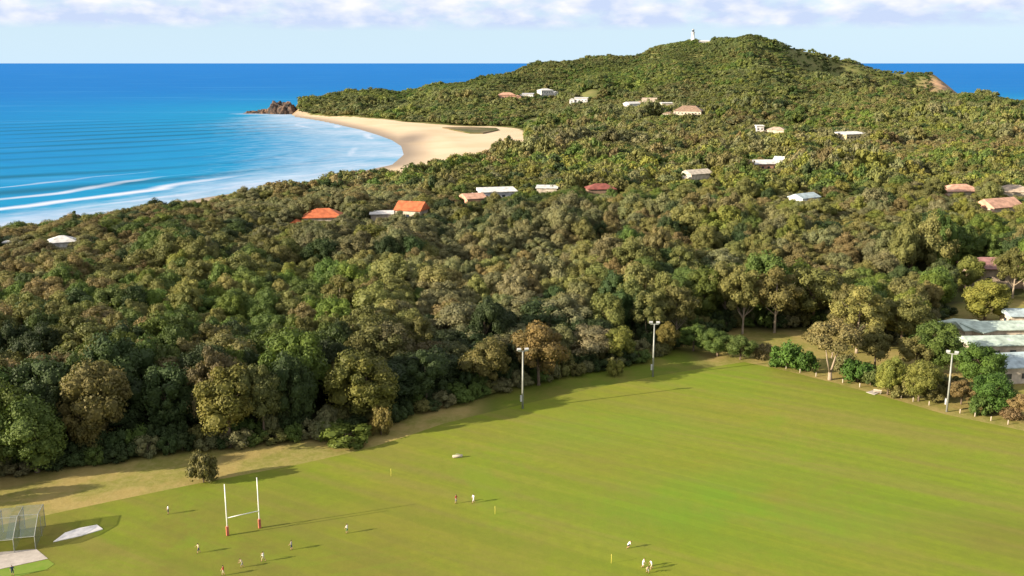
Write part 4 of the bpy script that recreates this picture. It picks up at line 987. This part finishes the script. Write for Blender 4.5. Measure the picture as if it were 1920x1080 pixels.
m = MB(); m.box(-.9, .9, .22, .28, .6, .95); link('backrest', m.mesh('backrest', M['timber']), e)
for xx in (-.7, .7):
    m = MB(); m.box(xx-.05, xx+.05, -.22, .28, -.05, .42); m.box(xx-.05, xx+.05, .28, .33, .0, .95); link('leg', m.mesh('leg', M['pole']), e)
tag(link('concrete_slab', slab_mesh('concrete_slab', [p[:2] for p in sl], 4.8, 5.12, M['concrete'])), kind='structure')
# bollards along the right edge
m = MB(); m.tube([(0, 0, -.4), (0, 0, .92), (0, 0, 1.0)], [.13, .13, .07], 8); bol = m.mesh('bollard', M['timber'], True)
edge_px = [(1442, 684), (1474, 692), (1500, 699), (1530, 706), (1580, 718), (1612, 726), (1690, 747), (1712, 753), (1742, 760), (1800, 775), (1828, 781), (1858, 789), (1890, 796)]
for k_, q in enumerate(edge_px):
    p = gp(q[0], q[1], 5.0); o = link('bollard', bol, None, (p.x, p.y, 5.0))
    tag(o, 'short pale timber bollard in the row along the right edge of the field', 'bollard', 'bollards along the field edge')
m = MB(); m.tube([(0, 0, -.3), (.03, 0, .8), (.0, 0, 1.5)], .035, 6); stk = m.mesh('stake', M['stake'], True)
for (px, py, lab) in ((733, 893, 'yellow marker stake on the field nearest the forest'), (928, 964, 'yellow marker stake right of the pair of players'), (1146, 1056, 'yellow marker stake left of the huddled players')):
    p = gp(px, py, 5.03); tag(link('marker_stake', stk, None, (p.x, p.y, 5.03)), lab, 'stake')
# kit bag
def kit_bag(px, py, lab):
    p = gp(px, py, 5.03); e = empty('kit_bag', (p.x, p.y, 5.03), R(12)); tag(e, lab, 'bag')
    m = MB(); m.tube([(-1.0, 0, .28), (-.9, 0, .3), (.9, 0, .3), (1.0, 0, .28)], [.18, .3, .3, .18], 12); link('body', m.mesh('body', M['timber'], True), e)
    m = MB(); m.tube([(-.4, 0, .55), (-.3, 0, .8), (.3, 0, .8), (.4, 0, .55)], .03, 6); link('handle', m.mesh('handle', M['pole'], True), e)
kit_bag(858, 858, 'pale kit bag lying alone on the upper left of the field')

# ------------------------------------------------------------------ people
CL = dict(skin=(0.42, 0.24, 0.16), white=(0.75, 0.74, 0.70), navy=(0.03, 0.04, 0.09), grey=(0.22, 0.22, 0.22), red=(0.35, 0.06, 0.05), hair=(0.04, 0.025, 0.018), sand=(0.50, 0.42, 0.28), green=(0.10, 0.20, 0.10))
for k_ in CL: M['cl_' + k_] = simple('cloth_' + k_, CL[k_], .8, .2)
def person(px, py, rz, shirt, shorts, label, stride=.18, arms=(.25, .25), lean=0.0, bend=0.0, cap=None):
    J = {}; hip = .92 - bend * .35
    def T(p):   # lean the upper body forward (towards -y)
        x_, y_, z_ = p; dz = z_ - hip
        return (x_, y_ - dz * math.sin(lean), hip + dz * math.cos(lean))
    J['pel'] = ((0, 0, hip), .135); J['wst'] = (T((0, 0, hip + .17)), .125); J['chs'] = (T((0, 0, hip + .40)), .155); J['nek'] = (T((0, 0, hip + .58)), .06)
    J['hd0'] = (T((0, -.02, hip + .68)), .085); J['hd1'] = (T((0, -.01, hip + .80)), .095)
    E = [('pel', 'wst', 'shirt'), ('wst', 'chs', 'shirt'), ('chs', 'nek', 'skin'), ('nek', 'hd0', 'skin'), ('hd0', 'hd1', 'hair')]
    J['nose'] = (T((0, -.115, hip + .70)), .015); E.append(('hd0', 'nose', 'skin'))
    for s, nm in ((-1, 'l'), (1, 'r')):
        st = stride * s
        J['hp' + nm] = ((s * .10, 0, hip - .06), .095); J['kn' + nm] = ((s * .11, -.04 - st * .5 - bend * .3, .50 - bend * .1), .065); J['an' + nm] = ((s * .11, -st + .02, .09), .042); J['to' + nm] = ((s * .13, -st - .15, .035), .036)
        E += [('pel', 'hp' + nm, 'shorts'), ('hp' + nm, 'kn' + nm, 'shorts'), ('kn' + nm, 'an' + nm, 'skin'), ('an' + nm, 'to' + nm, 'hair')]
        ar = arms[0] if s < 0 else arms[1]
        J['sh' + nm] = (T((s * .19, 0, hip + .48)), .065); J['el' + nm] = (T((s * (.25 + ar * .15), -.05 - ar * .15, hip + .22 + ar * .1)), .045); J['wr' + nm] = (T((s * (.25 + ar * .1), -.12 - ar * .5, hip + .02 + ar * .25)), .030)
        wx, wy, wz = J['wr' + nm][0]; J['pm' + nm] = ((wx, wy - .02, wz - .07), .030)
        E += [('chs', 'sh' + nm, 'shirt'), ('sh' + nm, 'el' + nm, 'shirt'), ('el' + nm, 'wr' + nm, 'skin'), ('wr' + nm, 'pm' + nm, 'skin')]
        for i, ln in enumerate((.075, .085, .08, .06)):
            ox = (i - 1.5) * .022
            J['f%d' % i + nm] = ((wx, wy - .02 + ox, wz - .07 - ln), .009); E.append(('pm' + nm, 'f%d' % i + nm, 'skin'))
        J['th' + nm] = ((wx - s * .02, wy - .07, wz - .085), .010); E.append(('pm' + nm, 'th' + nm, 'skin'))
    keys = list(J); me = bpy.data.meshes.new('person'); me.from_pydata([J[q][0] for q in keys], [(keys.index(a), keys.index(b)) for a, b, c in E], [])
    o = bpy.data.objects.new('tmp', me); col.objects.link(o)
    md = o.modifiers.new('skin', 'SKIN'); md.use_smooth_shade = True
    for i, q in enumerate(keys):
        sv = me.skin_vertices[0].data[i]; sv.radius = (J[q][1], J[q][1]); sv.use_root = (q == 'pel')
    ss = o.modifiers.new('sub', 'SUBSURF'); ss.levels = 1; ss.render_levels = 1
    dg = bpy.context.evaluated_depsgraph_get(); m2 = bpy.data.meshes.new_from_object(o.evaluated_get(dg)); bpy.data.objects.remove(o); bpy.data.meshes.remove(me)
    m2.name = 'person'; m2.materials.clear(); mats = ['skin', 'shirt', 'shorts', 'hair']
    for q in mats: m2.materials.append(M['cl_' + {'skin': 'skin', 'shirt': shirt, 'shorts': shorts, 'hair': 'hair'}[q]])
    A_ = np.array([J[a][0] for a, b, c in E]); B_ = np.array([J[b][0] for a, b, c in E]); rad = np.array([J[b][1] for a, b, c in E])
    for f in m2.polygons:
        c = np.array(f.center); ab = B_ - A_; s = np.clip(((c - A_) * ab).sum(1) / (ab * ab).sum(1), 0, 1)
        dd = np.linalg.norm(c - A_ - ab * s[:, None], axis=1) - rad
        f.material_index = mats.index(E[int(np.argmin(dd))][2])
    p = gp(px, py, 5.03); zmin = min(v.co.z for v in m2.vertices)
    b = link('person', m2, None, (p.x, p.y, 5.03 - zmin), rz); tag(b, label, 'person')
    if cap:
        hx, hy, hz_ = J['hd1'][0]; m = MB(); prof_ = [(.125, .0), (.12, .05), (.08, .10), (.02, .115)]; lathe(m, prof_, 12); m.box(-.08, .08, -.22, -.10, .0, .02)
        link('cap', m.mesh('cap', M['cl_' + cap], True), b, (hx, hy, hz_))
    return b
person(316, 964, R(-70), 'white', 'navy', 'player in white standing farthest left, behind the goal posts', .05)
person(373, 1037, R(-60), 'sand', 'navy', 'player in pale shirt left of the group before the goal posts', .25, (.6, .1), .1)
person(419, 1079, R(-90), 'red', 'sand', 'player in dark red shirt at the bottom edge below the goal posts', .15, (.3, .3))
person(455, 1064, R(-80), 'sand', 'grey', 'player bending forward in the group below the goal posts', .2, (.7, .7), .5, .25)
person(494, 1053, R(-100), 'white', 'sand', 'player in white upright in the middle of the group below the goal posts', .3, (.8, .3))
person(547, 1031, R(-80), 'grey', 'navy', 'player in grey shirt at the right of the group below the goal posts', .12, (.2, .5))
person(651, 1000, R(-110), 'white', 'green', 'player standing alone between the goal posts and the pair', .1)
person(855, 944, R(60), 'red', 'grey', 'player in dull red, left of the pair in the middle of the field', .1)
person(888, 943, R(-60), 'white', 'white', 'player in all white, right of the pair in the middle of the field', .3, (.3, .6))
person(1177, 1028, R(100), 'white', 'navy', 'crouching player in white above the huddle at lower right', .2, (.5, .5), .8, .7)
person(1205, 1064, R(80), 'white', 'white', 'left player in white of the huddle at the bottom', .15, (.6, .4), .35, .2)
person(1222, 1067, R(-80), 'white', 'sand', 'right player in white of the huddle at the bottom', .2, (.4, .6), .3, .2)
person(1214, 1074, R(10), 'sand', 'grey', 'crouching player in front of the huddle at the bottom', .15, (.6, .6), .7, .6)
person(24, 1079, R(30), 'navy', 'navy', 'person in dark clothes by the nets at the bottom left corner', .1)
